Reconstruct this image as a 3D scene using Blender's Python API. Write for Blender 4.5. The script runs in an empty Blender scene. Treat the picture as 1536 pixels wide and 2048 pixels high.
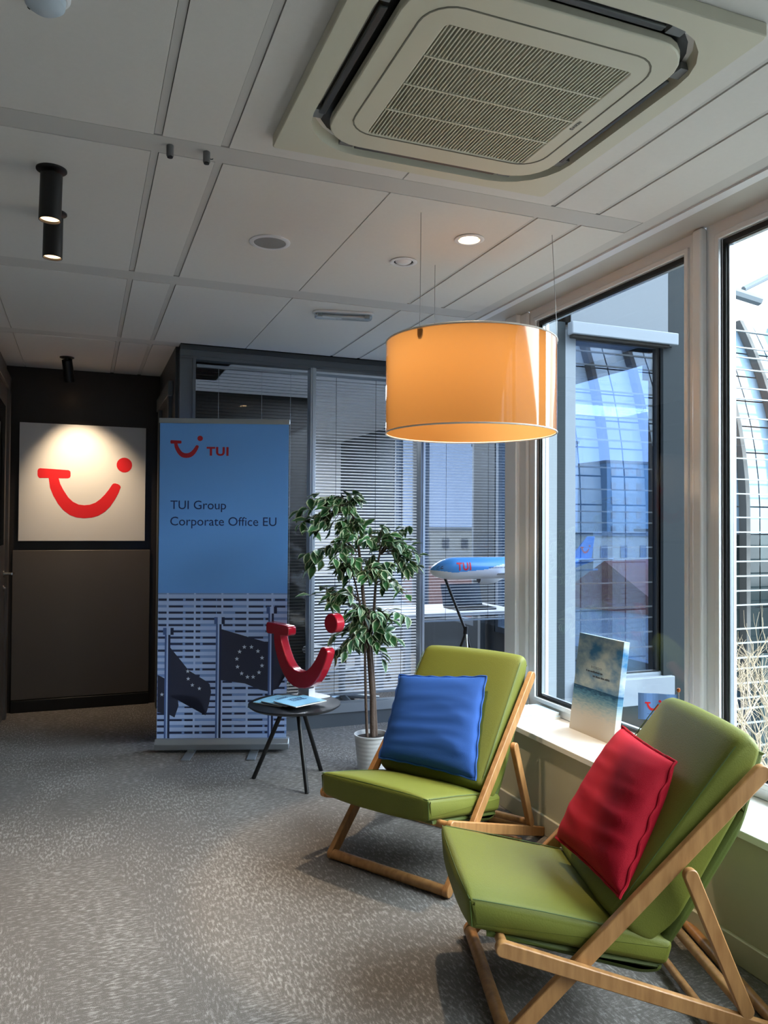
import bpy, bmesh, math, random
from mathutils import Vector, Matrix
import numpy as np

scene = bpy.context.scene
COL = scene.collection
PI = math.pi
rnd = random.Random(7)

# ------------------------------------------------------------------ camera
cam_d = bpy.data.cameras.new('camera')
cam = bpy.data.objects.new('camera', cam_d)
COL.objects.link(cam)
F_PX = 1556.5
cam_d.sensor_fit = 'VERTICAL'
cam_d.sensor_height = 36.0
cam_d.lens = F_PX / 2048 * 36.0
cam_d.clip_start = 0.05
cam_d.clip_end = 1000
yaw, pitch, roll = 0.36929187, 0.01836116, 0.00625900
fw = Vector((math.sin(yaw) * math.cos(pitch), math.cos(yaw) * math.cos(pitch), math.sin(pitch)))
rt = Vector((math.cos(yaw), -math.sin(yaw), 0))
up = rt.cross(fw)
r2 = rt * math.cos(roll) + up * math.sin(roll)
u2 = up * math.cos(roll) - rt * math.sin(roll)
cam.matrix_world = Matrix(((r2.x, u2.x, -fw.x, 0), (r2.y, u2.y, -fw.y, 0), (r2.z, u2.z, -fw.z, 1.45), (0, 0, 0, 1)))
scene.camera = cam

# ------------------------------------------------------------------ view, world, daylight
scene.view_settings.view_transform = 'Standard'
scene.view_settings.look = 'None'
scene.view_settings.gamma = 1.0
scene.view_settings.use_curve_mapping = False
scene.view_settings.exposure = 1.2
scene.cycles.max_bounces = 12
scene.cycles.diffuse_bounces = 6
scene.cycles.glossy_bounces = 4
scene.cycles.transparent_max_bounces = 24
scene.cycles.transmission_bounces = 6
scene.cycles.use_denoising = True
scene.cycles.sample_clamp_indirect = 6.0

W = bpy.data.worlds.new('overcast_sky')
scene.world = W
W.use_nodes = True
nt = W.node_tree
nt.nodes.clear()
out = nt.nodes.new('ShaderNodeOutputWorld')
bg = nt.nodes.new('ShaderNodeBackground')
tc = nt.nodes.new('ShaderNodeTexCoord')
sep = nt.nodes.new('ShaderNodeSeparateXYZ')
ramp = nt.nodes.new('ShaderNodeValToRGB')
ramp.color_ramp.elements[0].position = 0.0
ramp.color_ramp.elements[0].color = (0.74, 0.84, 1.0, 1)
ramp.color_ramp.elements[1].position = 0.45
ramp.color_ramp.elements[1].color = (0.95, 0.98, 1.0, 1)
nt.links.new(tc.outputs['Generated'], sep.inputs[0])
nt.links.new(sep.outputs['Z'], ramp.inputs[0])
nt.links.new(ramp.outputs[0], bg.inputs['Color'])
nt.links.new(bg.outputs[0], out.inputs['Surface'])
bg.inputs['Strength'].default_value = 1.9

SUN_STRENGTH = 11.0
sl = bpy.data.lights.new('daylight_sun', 'SUN')
sl.energy = SUN_STRENGTH
sl.angle = math.radians(85)
sl.color = (0.90, 0.96, 1.0)
so = bpy.data.objects.new('daylight_sun', sl)
COL.objects.link(so)
so.location = (12, 1, 12)
so.rotation_euler = Vector((-0.80, 0.50, -0.45)).to_track_quat('-Z', 'Y').to_euler()

# ------------------------------------------------------------------ helpers
def lin(h):
    h = h.lstrip('#')
    c = [int(h[i:i + 2], 16) / 255 for i in (0, 2, 4)]
    return tuple((x / 12.92 if x <= 0.04045 else ((x + 0.055) / 1.055) ** 2.4) for x in c) + (1,)

MATS = {}
def mat(name, col, rough=0.5, metal=0.0, spec=0.5, noise=None, bump=None, coat=0.0, emit=None, emit_s=0, subsurf=0):
    if name in MATS:
        return MATS[name]
    m = bpy.data.materials.new(name)
    m.use_nodes = True
    n = m.node_tree
    b = n.nodes['Principled BSDF']
    c = lin(col) if isinstance(col, str) else tuple(col) + (1,) * (4 - len(col))
    b.inputs['Base Color'].default_value = c
    b.inputs['Roughness'].default_value = rough
    b.inputs['Metallic'].default_value = metal
    b.inputs['Specular IOR Level'].default_value = spec
    b.inputs['Coat Weight'].default_value = coat
    b.inputs['Coat Roughness'].default_value = 0.03
    if emit:
        b.inputs['Emission Color'].default_value = lin(emit)
        b.inputs['Emission Strength'].default_value = emit_s
    if noise or bump:
        t = n.nodes.new('ShaderNodeTexCoord')
        mp = n.nodes.new('ShaderNodeMapping')
        n.links.new(t.outputs['Object'], mp.inputs[0])
    if noise:  # (scale, amount, (sx,sy,sz))
        mp.inputs['Scale'].default_value = noise[2] if len(noise) > 2 else (1, 1, 1)
        nz = n.nodes.new('ShaderNodeTexNoise')
        nz.inputs['Scale'].default_value = noise[0]
        nz.inputs['Detail'].default_value = 5
        n.links.new(mp.outputs[0], nz.inputs['Vector'])
        mx = n.nodes.new('ShaderNodeMix')
        mx.data_type = 'RGBA'
        a = noise[1]
        mx.inputs['A'].default_value = tuple(x * (1 - a) for x in c[:3]) + (1,)
        mx.inputs['B'].default_value = tuple(min(1, x * (1 + a)) for x in c[:3]) + (1,)
        n.links.new(nz.outputs['Fac'], mx.inputs['Factor'])
        n.links.new(mx.outputs['Result'], b.inputs['Base Color'])
    if bump:  # (scale, strength)
        nb = n.nodes.new('ShaderNodeTexNoise')
        nb.inputs['Scale'].default_value = bump[0]
        nb.inputs['Detail'].default_value = 4
        n.links.new(mp.outputs[0], nb.inputs['Vector'])
        bp = n.nodes.new('ShaderNodeBump')
        bp.inputs['Strength'].default_value = bump[1]
        bp.inputs['Distance'].default_value = 0.01
        n.links.new(nb.outputs['Fac'], bp.inputs['Height'])
        n.links.new(bp.outputs[0], b.inputs['Normal'])
    MATS[name] = m
    return m

def glass(name, tint, refl, rough=0.0):
    """clear pane: transparent tint with a share of mirror reflection growing at grazing angles"""
    if name in MATS:
        return MATS[name]
    m = bpy.data.materials.new(name)
    m.use_nodes = True
    n = m.node_tree
    n.nodes.clear()
    o = n.nodes.new('ShaderNodeOutputMaterial')
    tr = n.nodes.new('ShaderNodeBsdfTransparent')
    tr.inputs[0].default_value = tuple(tint) + (1,)
    gl = n.nodes.new('ShaderNodeBsdfGlossy')
    gl.inputs['Roughness'].default_value = rough
    fr = n.nodes.new('ShaderNodeLayerWeight')
    fr.inputs['Blend'].default_value = 0.5
    pw = n.nodes.new('ShaderNodeMath')
    pw.operation = 'POWER'
    pw.inputs[1].default_value = 4.0
    n.links.new(fr.outputs['Facing'], pw.inputs[0])
    ma = n.nodes.new('ShaderNodeMath')
    ma.operation = 'MULTIPLY_ADD'
    ma.use_clamp = True
    ma.inputs[1].default_value = 0.8
    ma.inputs[2].default_value = refl + .02
    n.links.new(pw.outputs[0], ma.inputs[0])
    mx = n.nodes.new('ShaderNodeMixShader')
    n.links.new(ma.outputs[0], mx.inputs[0])
    n.links.new(tr.outputs[0], mx.inputs[1])
    n.links.new(gl.outputs[0], mx.inputs[2])
    n.links.new(mx.outputs[0], o.inputs[0])
    MATS[name] = m
    return m

class MB:
    """collects faces (several materials allowed) and links them as ONE mesh object"""
    def __init__(s):
        s.v = []; s.f = []; s.m = []; s.cur = 0; s.M = None
    def add(s, vs, fs):
        o = len(s.v)
        if s.M is not None:
            vs = [tuple(s.M @ Vector(p)) for p in vs]
        s.v += [tuple(p) for p in vs]
        for f in fs:
            s.f.append(tuple(i + o for i in f)); s.m.append(s.cur)
        return s
    def box(s, x0, y0, z0, x1, y1, z1):
        x0, x1 = min(x0, x1), max(x0, x1); y0, y1 = min(y0, y1), max(y0, y1); z0, z1 = min(z0, z1), max(z0, z1)
        return s.add([(x0, y0, z0), (x1, y0, z0), (x1, y1, z0), (x0, y1, z0), (x0, y0, z1), (x1, y0, z1), (x1, y1, z1), (x0, y1, z1)],
                     [(0, 3, 2, 1), (4, 5, 6, 7), (0, 1, 5, 4), (1, 2, 6, 5), (2, 3, 7, 6), (3, 0, 4, 7)])
    def prism(s, poly, a, b, plane='xy'):
        """extrude a 2D polygon between a and b along the remaining axis"""
        def P(p, h):
            if plane == 'xy': return (p[0], p[1], h)
            if plane == 'xz': return (p[0], h, p[1])
            return (h, p[0], p[1])
        n = len(poly)
        vs = [P(p, a) for p in poly] + [P(p, b) for p in poly]
        fs = [tuple(range(n - 1, -1, -1)), tuple(range(n, 2 * n))] + [(i, (i + 1) % n, n + (i + 1) % n, n + i) for i in range(n)]
        return s.add(vs, fs)
    def flat(s, poly, h, plane='xy'):
        def P(p):
            if plane == 'xy': return (p[0], p[1], h)
            if plane == 'xz': return (p[0], h, p[1])
            return (h, p[0], p[1])
        return s.add([P(p) for p in poly], [tuple(range(len(poly)))])
    def tube(s, pts, r, n=8, closed=False, caps=True):
        pts = [Vector(p) for p in pts]
        R = r if isinstance(r, (list, tuple)) else [r] * len(pts)
        vs, fs = [], []
        k = len(pts)
        prev = None
        for i, p in enumerate(pts):
            if closed:
                t = pts[(i + 1) % k] - pts[i - 1]
            else:
                t = pts[min(i + 1, k - 1)] - pts[max(i - 1, 0)]
            if t.length < 1e-9: t = Vector((0, 0, 1))
            t.normalize()
            if prev is None:
                a = Vector((0, 0, 1)) if abs(t.z) < 0.9 else Vector((1, 0, 0))
                e1 = t.cross(a).normalized()
            else:
                e1 = (prev - t * prev.dot(t))
                if e1.length < 1e-6: e1 = t.orthogonal()
                e1.normalize()
            prev = e1
            e2 = t.cross(e1)
            for j in range(n):
                an = 2 * PI * j / n
                vs.append(p + (e1 * math.cos(an) + e2 * math.sin(an)) * R[i])
        rings = k if closed else k - 1
        for i in range(rings):
            a0 = i * n; b0 = ((i + 1) % k) * n
            for j in range(n):
                j2 = (j + 1) % n
                fs.append((a0 + j, a0 + j2, b0 + j2, b0 + j))
        if caps and not closed:
            fs.append(tuple(range(n - 1, -1, -1)))
            fs.append(tuple((k - 1) * n + j for j in range(n)))
        return s.add(vs, fs)
    def cyl(s, a, b, r, n=24, r2=None):
        return s.tube([a, b], [r, r if r2 is None else r2], n)
    def lathe(s, prof, c=(0, 0, 0), n=40, closed=False):
        """profile of (radius, z) about a vertical axis"""
        vs, fs = [], []
        k = len(prof)
        for (r, z) in prof:
            for j in range(n):
                a = 2 * PI * j / n
                vs.append((c[0] + r * math.cos(a), c[1] + r * math.sin(a), c[2] + z))
        for i in range(k if closed else k - 1):
            a0 = i * n; b0 = ((i + 1) % k) * n
            for j in range(n):
                j2 = (j + 1) % n
                fs.append((a0 + j, a0 + j2, b0 + j2, b0 + j))
        if not closed:
            if prof[0][0] > 1e-6: fs.append(tuple(range(n - 1, -1, -1)))
            if prof[-1][0] > 1e-6: fs.append(tuple((k - 1) * n + j for j in range(n)))
        return s.add(vs, fs)
    def ring(s, outer, inner, a, b, plane='xy'):
        """frame between two outlines with the same point count, from a to b"""
        def P(p, h):
            if plane == 'xy': return (p[0], p[1], h)
            if plane == 'xz': return (p[0], h, p[1])
            return (h, p[0], p[1])
        n = len(outer)
        vs = [P(p, a) for p in outer] + [P(p, a) for p in inner] + [P(p, b) for p in outer] + [P(p, b) for p in inner]
        fs = []
        for i in range(n):
            j = (i + 1) % n
            fs += [(i, j, n + j, n + i), (2 * n + i, 3 * n + i, 3 * n + j, 2 * n + j), (i, 2 * n + i, 2 * n + j, j), (n + i, n + j, 3 * n + j, 3 * n + i)]
        return s.add(vs, fs)
    def build(s, name, mats, parent=None, bevel=0, seg=2, smooth=False, ang=35, subd=0, loc=None, rot=None, norm=True):
        me = bpy.data.meshes.new(name)
        me.from_pydata(s.v, [], s.f)
        if not isinstance(mats, (list, tuple)): mats = [mats]
        for m in mats: me.materials.append(m)
        for p, mi in zip(me.polygons, s.m):
            p.material_index = mi
        me.update()
        if norm:
            bm = bmesh.new(); bm.from_mesh(me)
            bmesh.ops.remove_doubles(bm, verts=bm.verts, dist=1e-6)
            bmesh.ops.recalc_face_normals(bm, faces=bm.faces)
            bm.to_mesh(me); bm.free()
        o = bpy.data.objects.new(name, me)
        COL.objects.link(o)
        if parent is not None: o.parent = parent
        if loc is not None: o.location = loc
        if rot is not None: o.rotation_euler = rot
        if bevel:
            b = o.modifiers.new('bevel', 'BEVEL'); b.width = bevel; b.segments = seg
            b.limit_method = 'ANGLE'; b.angle_limit = math.radians(ang)
        if subd:
            b = o.modifiers.new('subd', 'SUBSURF'); b.levels = subd; b.render_levels = subd
        if smooth or bevel or subd:
            for p in me.polygons: p.use_smooth = True
            if not subd:
                try:
                    me.set_sharp_from_angle(angle=math.radians(40))
                except Exception:
                    pass
        return o

def tag(o, label=None, cat=None, group=None, kind=None):
    if label: o['label'] = label
    if cat: o['category'] = cat
    if group: o['group'] = group
    if kind: o['kind'] = kind
    return o

def thing(name, label, cat, loc=(0, 0, 0), rz=0, group=None):
    o = bpy.data.objects.new(name, None)
    COL.objects.link(o)
    o.empty_display_size = 0.1
    o.location = loc
    o.rotation_euler = (0, 0, rz)
    return tag(o, label, cat, group)

def struct(o, label=None, cat=None):
    o['kind'] = 'structure'
    if label: o['label'] = label
    if cat: o['category'] = cat
    return o

def rrect(x0, y0, x1, y1, r, n=6):
    pts = []
    for cx, cy, a0 in ((x1 - r, y0 + r, -90), (x1 - r, y1 - r, 0), (x0 + r, y1 - r, 90), (x0 + r, y0 + r, 180)):
        for i in range(n + 1):
            a = math.radians(a0 + 90 * i / n)
            pts.append((cx + r * math.cos(a), cy + r * math.sin(a)))
    return pts

def stadium(p, q, w, n=8):
    p = Vector(p); q = Vector(q)
    d = (q - p).normalized(); a0 = math.atan2(d.y, d.x)
    pts = []
    for i in range(n + 1):
        a = a0 - PI / 2 + PI * i / n
        pts.append((q.x + w / 2 * math.cos(a), q.y + w / 2 * math.sin(a)))
    for i in range(n + 1):
        a = a0 + PI / 2 + PI * i / n
        pts.append((p.x + w / 2 * math.cos(a), p.y + w / 2 * math.sin(a)))
    return pts

def circle(cx, cy, r, n=28):
    return [(cx + r * math.cos(2 * PI * i / n), cy + r * math.sin(2 * PI * i / n)) for i in range(n)]

def text_mesh(txt, size, bold=0.0, spacing=1.0):
    """triangles of a line of lettering, left end at x=0, base line y=0"""
    cu = bpy.data.curves.new('lettering', 'FONT')
    cu.body = txt; cu.size = size; cu.offset = bold; cu.space_character = spacing
    cu.resolution_u = 4
    o = bpy.data.objects.new('lettering', cu)
    COL.objects.link(o)
    dg = bpy.context.evaluated_depsgraph_get()
    me = bpy.data.meshes.new_from_object(o.evaluated_get(dg))
    vs = [(v.co.x, v.co.y) for v in me.vertices]
    fs = [tuple(p.vertices) for p in me.polygons]
    bpy.data.objects.remove(o); bpy.data.curves.remove(cu); bpy.data.meshes.remove(me)
    return vs, fs

def put_text(mb, txt, width, fn, bold=0.0, height=None, spacing=1.0, cuts=0):
    """lettering scaled to width (and height if given), placed by fn(x, y)"""
    vs, fs = text_mesh(txt, 1.0, bold, spacing)
    x0 = min(v[0] for v in vs); x1 = max(v[0] for v in vs)
    ys = [v[1] for v in vs]
    k = width / (x1 - x0)
    ky = k if height is None else height / (max(ys) - min(min(ys), 0) if min(ys) > -0.05 else max(ys))
    if cuts:
        bm = bmesh.new()
        bv = [bm.verts.new((v[0], v[1], 0)) for v in vs]
        for f in fs: bm.faces.new([bv[i] for i in f])
        bmesh.ops.triangulate(bm, faces=bm.faces[:])
        for _ in range(cuts):
            bmesh.ops.subdivide_edges(bm, edges=[e for e in bm.edges if e.calc_length() > .06], cuts=1)
            bmesh.ops.triangulate(bm, faces=bm.faces[:])
        bm.verts.index_update()
        vs = [(v.co.x, v.co.y) for v in bm.verts]
        fs = [tuple(v.index for v in f.verts) for f in bm.faces]
        bm.free()
    mb.add([fn((v[0] - x0) * k, v[1] * ky) for v in vs], fs)

# logo outline: units of the board width, origin left bottom of the logo, width 1.0, height 0.745
def logo_smile():
    T = [(0.02, .545), (0.005, .56), (0.0, .58), (0.0, .625), (0.007, .645), (0.025, .655), (.32, .642), (.338, .63), (.342, .61), (.342, .575), (.335, .56), (.315, .55)]
    inner = [(.218, .548), (.235, .485), (.27, .415), (.32, .335), (.37, .285), (.43, .255), (.49, .248), (.55, .255), (.61, .28), (.66, .32), (.71, .375), (.75, .43), (.785, .488)]
    tip = [(.80, .502), (.82, .506), (.85, .498), (.872, .483), (.88, .465), (.876, .448)]
    outer = [(.855, .39), (.82, .32), (.77, .24), (.71, .175), (.64, .13), (.57, .108), (.49, .10), (.41, .108), (.34, .135), (.27, .19), (.215, .26), (.165, .35), (.13, .44), (.115, .548)]
    return T[:], inner, tip, outer
def logo_polys():
    T, inner, tip, outer = logo_smile()
    # one closed outline: T bar, then bowl
    whole = [T[0]] + T[1:] + inner + tip + outer
    dot = circle(.918, .72, .085)
    return whole, dot

def ngon_add(mb, poly, fn):
    """planar outline triangulated into mb through fn(x, y)"""
    bm = bmesh.new()
    vs = [bm.verts.new((p[0], p[1], 0)) for p in poly]
    f = bm.faces.new(vs)
    bmesh.ops.triangulate(bm, faces=[f])
    bm.verts.index_update()
    mb.add([fn(v.co.x, v.co.y) for v in bm.verts], [tuple(v.index for v in fc.verts) for fc in bm.faces])
    bm.free()

# ------------------------------------------------------------------ materials
M_ceiling = mat('ceiling_tile', '#d4d2cf', 0.9, spec=0.1, noise=(60, .03), bump=(300, .05))
M_strip = mat('ceiling_strip', '#c3c2c0', 0.7, spec=0.2)
M_dark = mat('dark_gap', '#1a1a1a', 0.9, spec=0.1)
M_white = mat('white_lacquer', '#d9dade', 0.35, noise=(8, .02))
M_frame = mat('window_frame_white', '#e4e6ea', 0.25)
M_lintel = mat('lintel_grey', '#b0aca6', 0.5)
M_sill = mat('sill_white', '#ecebe8', 0.3)
M_wall = mat('wall_cream', '#b9b59f', 0.75, noise=(20, .03))
M_skirt = mat('skirting_cream', '#c2bda8', 0.5)
M_pgrey = mat('partition_grey', '#575d61', 0.45)
M_pgrey_d = mat('partition_grey_dark', '#3a3f42', 0.5)
M_alu = mat('aluminium', '#a9b1b8', 0.35, metal=0.7)
M_brown = mat('taupe_panel', '#5a5550', 0.45, noise=(5, .04))
M_blackpanel = mat('black_panel', '#2c2927', 0.32)
M_black = mat('black_paint', '#0b0b0c', 0.45)
M_gasket = mat('black_gasket', '#050506', 0.5)
M_red = mat('logo_red', '#e0222a', 0.45)
M_redgloss = mat('red_gloss', '#b0142a', 0.18, coat=0.5)
M_chrome = mat('chrome', '#c8c8c8', 0.2, metal=1.0)
M_win = glass('window_glass', (0.93, 0.97, 0.98), 0.0)
M_wintint = glass('blue_window_glass', (0.56, 0.66, 0.84), 0.20)
M_solar = glass('solar_window_glass', (0.46, 0.51, 0.57), 0.03)
M_bay = glass('bay_glass', (0.70, 0.76, 0.84), 0.02)
M_solar2 = glass('dark_solar_glass', (0.37, 0.42, 0.49), 0.03)
M_part = glass('partition_glass', (0.92, 0.94, 0.96), -0.01)

# carpet
def carpet():
    m = bpy.data.materials.new('carpet')
    m.use_nodes = True
    n = m.node_tree; L = n.links
    b = n.nodes['Principled BSDF']
    b.inputs['Roughness'].default_value = 0.95
    b.inputs['Specular IOR Level'].default_value = 0.1
    t = n.nodes.new('ShaderNodeTexCoord')
    def noise(scale, sc, detail=3, rot=0):
        mp = n.nodes.new('ShaderNodeMapping')
        mp.inputs['Scale'].default_value = sc
        mp.inputs['Rotation'].default_value = (0, 0, rot)
        L.new(t.outputs['Object'], mp.inputs[0])
        z = n.nodes.new('ShaderNodeTexNoise')
        z.inputs['Scale'].default_value = scale
        z.inputs['Detail'].default_value = detail
        z.inputs['Roughness'].default_value = 0.65
        L.new(mp.outputs[0], z.inputs['Vector'])
        return z.outputs['Fac']
    def rampf(src, a, b_):
        r = n.nodes.new('ShaderNodeMapRange')
        r.inputs['From Min'].default_value = a; r.inputs['From Max'].default_value = b_
        L.new(src, r.inputs['Value'])
        return r.outputs['Result']
    def mixf(fac, a, b_):
        x = n.nodes.new('ShaderNodeMix')
        L.new(fac, x.inputs['Factor']); L.new(a, x.inputs['A']); L.new(b_, x.inputs['B'])
        return x.outputs['Result']
    streak_a = noise(105, (1.0, 0.30, 1), 6)
    streak_b = noise(105, (0.30, 1.0, 1), 6)
    zone = rampf(noise(1.1, (1, .5, 1), 2), .47, .53)
    st = mixf(zone, streak_a, streak_b)
    patch = rampf(noise(2.2, (1, .45, 1), 4), .3, .7)
    mul = n.nodes.new('ShaderNodeMath'); mul.operation = 'MULTIPLY_ADD'
    mul.inputs[1].default_value = 0.10
    L.new(patch, mul.inputs[0]); L.new(st, mul.inputs[2])
    fleck = rampf(mul.outputs[0], .52, .70)
    fine = rampf(noise(420, (1, 1, 1), 2), .35, .65)
    ad = n.nodes.new('ShaderNodeMath'); ad.operation = 'MULTIPLY_ADD'; ad.inputs[1].default_value = .35
    L.new(fine, ad.inputs[0]); 
    sc = n.nodes.new('ShaderNodeMath'); sc.operation = 'MULTIPLY'; sc.inputs[1].default_value = .75
    L.new(fleck, sc.inputs[0]); L.new(sc.outputs[0], ad.inputs[2])
    cr = n.nodes.new('ShaderNodeValToRGB')
    e = cr.color_ramp.elements
    e[0].position = 0; e[0].color = lin('#6f6b68')
    e[1].position = 1; e[1].color = lin('#b0adaa')
    x = cr.color_ramp.elements.new(.36); x.color = lin('#807c78')
    L.new(ad.outputs[0], cr.inputs[0])
    L.new(cr.outputs[0], b.inputs['Base Color'])
    bp = n.nodes.new('ShaderNodeBump'); bp.inputs['Strength'].default_value = .6; bp.inputs['Distance'].default_value = .006
    L.new(fine, bp.inputs['Height']); L.new(bp.outputs[0], b.inputs['Normal'])
    return m
M_carpet = carpet()

def wood(name, c1, c2):
    m = bpy.data.materials.new(name)
    m.use_nodes = True
    n = m.node_tree; L = n.links
    b = n.nodes['Principled BSDF']
    b.inputs['Roughness'].default_value = 0.42
    t = n.nodes.new('ShaderNodeTexCoord')
    mp = n.nodes.new('ShaderNodeMapping')
    mp.inputs['Scale'].default_value = (30, 30, 5)
    mp.inputs['Rotation'].default_value = (0.75, 0, 0)
    L.new(t.outputs['Object'], mp.inputs[0])
    z = n.nodes.new('ShaderNodeTexNoise'); z.inputs['Scale'].default_value = 1.4; z.inputs['Detail'].default_value = 6
    L.new(mp.outputs[0], z.inputs['Vector'])
    cr = n.nodes.new('ShaderNodeValToRGB')
    cr.color_ramp.elements[0].position = .3; cr.color_ramp.elements[0].color = lin(c1)
    cr.color_ramp.elements[1].position = .7; cr.color_ramp.elements[1].color = lin(c2)
    L.new(z.outputs['Fac'], cr.inputs[0]); L.new(cr.outputs[0], b.inputs['Base Color'])
    return m
M_wood = wood('beech_wood', '#95673c', '#b58653')

ZC = 2.672
YP = 5.42      # partition plane
XW = 2.36      # window plane
X0, Y0 = -2.6, -2.6
XB = 3.5       # outer wall of the bay
YB = 3.95      # glazed return of the bay
YN = 10.8      # far end of the neighbouring office

# ------------------------------------------------------------------ room shell
struct(MB().box(X0 - .1, Y0 - .1, -.12, XB + .1, YN, 0).build('floor', M_carpet), 'grey flecked carpet floor', 'floor')

c = MB()
c.cur = 1
c.box(X0 - .1, Y0 - .1, ZC + .012, 2.083, 6.73, ZC + .12)
c.box(2.083, YB, ZC + .012, XB + .1, YP + .1, ZC + .12)
c.cur = 0
xs = [-2.6, -2.283, -1.666, -1.048, -.431, .192]
xe = [(-2.6, -2.285), (-2.28, -1.668), (-1.664, -1.05), (-1.046, -.433), (-.429, .192), (.219, .400), (.428, 1.033), (1.038, 1.645), (1.665, 1.849), (1.870, 2.080)]
ystr = [(-3.0, -2.9), (-1.70, -1.585), (-.295, -.18), (1.111, 1.226), (2.520, 2.633), (3.927, 4.058), (5.350, 5.475)]
for (xa, xb) in xe:
    for i, (ya, yb) in enumerate(ystr):
        y1 = ystr[i + 1][0] - .006 if i + 1 < len(ystr) else 6.63
        if yb + .001 >= 5.4 and xa > .58: continue
        c.box(xa, max(yb + .001, Y0), ZC, xb, y1, ZC + .014)
for (ya, yb) in ystr[1:-1]:
    c.cur = 2; c.box(X0, ya, ZC + .002, 2.080, yb, ZC + .014)
c.box(X0, 5.35, ZC + .002, .60, 5.475, ZC + .014)
for (xa, xb) in ((.194, .217), (.402, .426), (1.647, 1.663), (1.851, 1.868)):
    for i, (ya, yb) in enumerate(ystr):
        y1 = ystr[i + 1][0] - .006 if i + 1 < len(ystr) else 6.63
        if yb + .001 >= 5.4 and xa > .58: continue
        c.box(xa, max(yb + .001, Y0), ZC + .004, xb, y1, ZC + .014)
# bay ceiling
c.cur = 0
c.box(2.36, YB + .05, ZC, XB, YP - .05, ZC + .014)
struct(c.build('ceiling', [M_ceiling, M_dark, M_strip], norm=False), 'pale grey suspended ceiling of metal panels', 'ceiling')

# ceiling edge trim along the windows: grey shadow profile, light bead, lintel
tr_ = MB()
tr_.box(2.086, Y0, ZC + .004, 2.15, YP - .05, ZC + .1)
tr_.cur = 1; tr_.box(2.15, Y0, ZC - .004, 2.195, YP - .05, ZC + .1)
tr_.cur = 2; tr_.box(2.195, Y0, ZC - .002, 2.345, YP - .05, ZC + .1)
struct(tr_.build('trim_1', [M_strip, M_white, M_lintel]), 'grey lintel trim above the windows', 'trim')

# low wall under the sill and its skirting, window sill board
wl = MB().box(2.06, Y0, 0, 2.16, YB, .425)
struct(wl.build('wall_right', M_wall), 'low cream wall under the window sill', 'wall')
sk = MB().box(2.045, Y0, 0, 2.06, YB, .089)
struct(sk.build('baseboard_right', M_skirt, bevel=.004), 'cream skirting board under the windows', 'baseboard')
s_ = MB().box(2.04, Y0, .425, XW - .012, YB - .08, .452)
struct(s_.build('trim_2', M_sill, bevel=.003), 'white window sill board', 'window sill')
# wall beneath the outer window frame
ow = MB().box(2.16, Y0, -.1, XW + .12, YB, .40)
ow.box(XW - .01, Y0, .40, XW + .12, YB, .45)
ow.box(2.345, Y0, ZC - .002, XW + .12, YB, ZC + .55)
struct(ow.build('wall_facade', M_white), 'white outer wall around the windows', 'wall')

# windows of the right wall
def window(idx, ya, yb, label):
    """one fixed pane between ya and yb (gasket outline) with its white frame"""
    z0, z1 = .515, 2.600
    fr = MB()
    fr.ring([(ya - .075, .452), (yb + .075, .452), (yb + .075, ZC), (ya - .075, ZC)], [(ya, z0), (yb, z0), (yb, z1), (ya, z1)], XW - .012, XW + .07, 'yz')
    # stepped inner bead
    fr.ring([(ya - .022, z0 - .022), (yb + .022, z0 - .022), (yb + .022, z1 + .022), (ya - .022, z1 + .022)], [(ya, z0), (yb, z0), (yb, z1), (ya, z1)], XW - .022, XW, 'yz')
    w = fr.build('window_%d' % idx, M_frame, bevel=.003)
    struct(w, label, 'window')
    g = MB().ring([(ya, z0), (yb, z0), (yb, z1), (ya, z1)], [(ya + .016, z0 + .016), (yb - .016, z0 + .016), (yb - .016, z1 - .022), (ya + .016, z1 - .022)], XW + .002, XW + .04, 'yz')
    g.build('gasket', M_gasket, w)
    s2 = MB().ring([(ya + .016, z0 + .016), (yb - .016, z0 + .016), (yb - .016, z1 - .022), (ya + .016, z1 - .022)], [(ya + .024, z0 + .02), (yb - .024, z0 + .02), (yb - .024, z1 - .026), (ya + .024, z1 - .026)], XW + .012, XW + .03, 'yz')
    s2.build('glazing_spacer', M_alu, w)
    p = MB().box(XW + .016, ya + .01, z0 + .01, XW + .024, yb - .01, z1 - .01)
    p.build('pane', M_win, w)
    return w
window(1, 2.575, 3.725, 'tall white framed window beside the far corner')
window(2, 1.180, 2.385, 'tall white framed window at the right edge')
window(3, -.18, .99, 'white framed window beside the camera')
window(4, -1.56, -.37, 'white framed window behind the camera')
window(5, -2.55, -1.75, 'white framed window at the back of the room')
ms = MB()
for yc in (2.48, 1.085, -.275, -1.655):
    ms.box(XW - .045, yc - .028, .452, XW - .01, yc + .028, ZC - .004)
for yc in (3.84,):
    ms.box(XW - .035, yc - .05, .452, XW - .01, yc + .05, ZC - .004)
struct(ms.build('trim_3', M_frame, bevel=.012, seg=4), 'white mullion covers between the windows', 'trim')
# end post with the bay
ep = MB().box(XW - .06, 3.865, 0, XW + .10, 3.99, ZC)
struct(ep.build('trim_4', M_frame, bevel=.006), 'white corner post beside the bay', 'trim')

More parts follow.
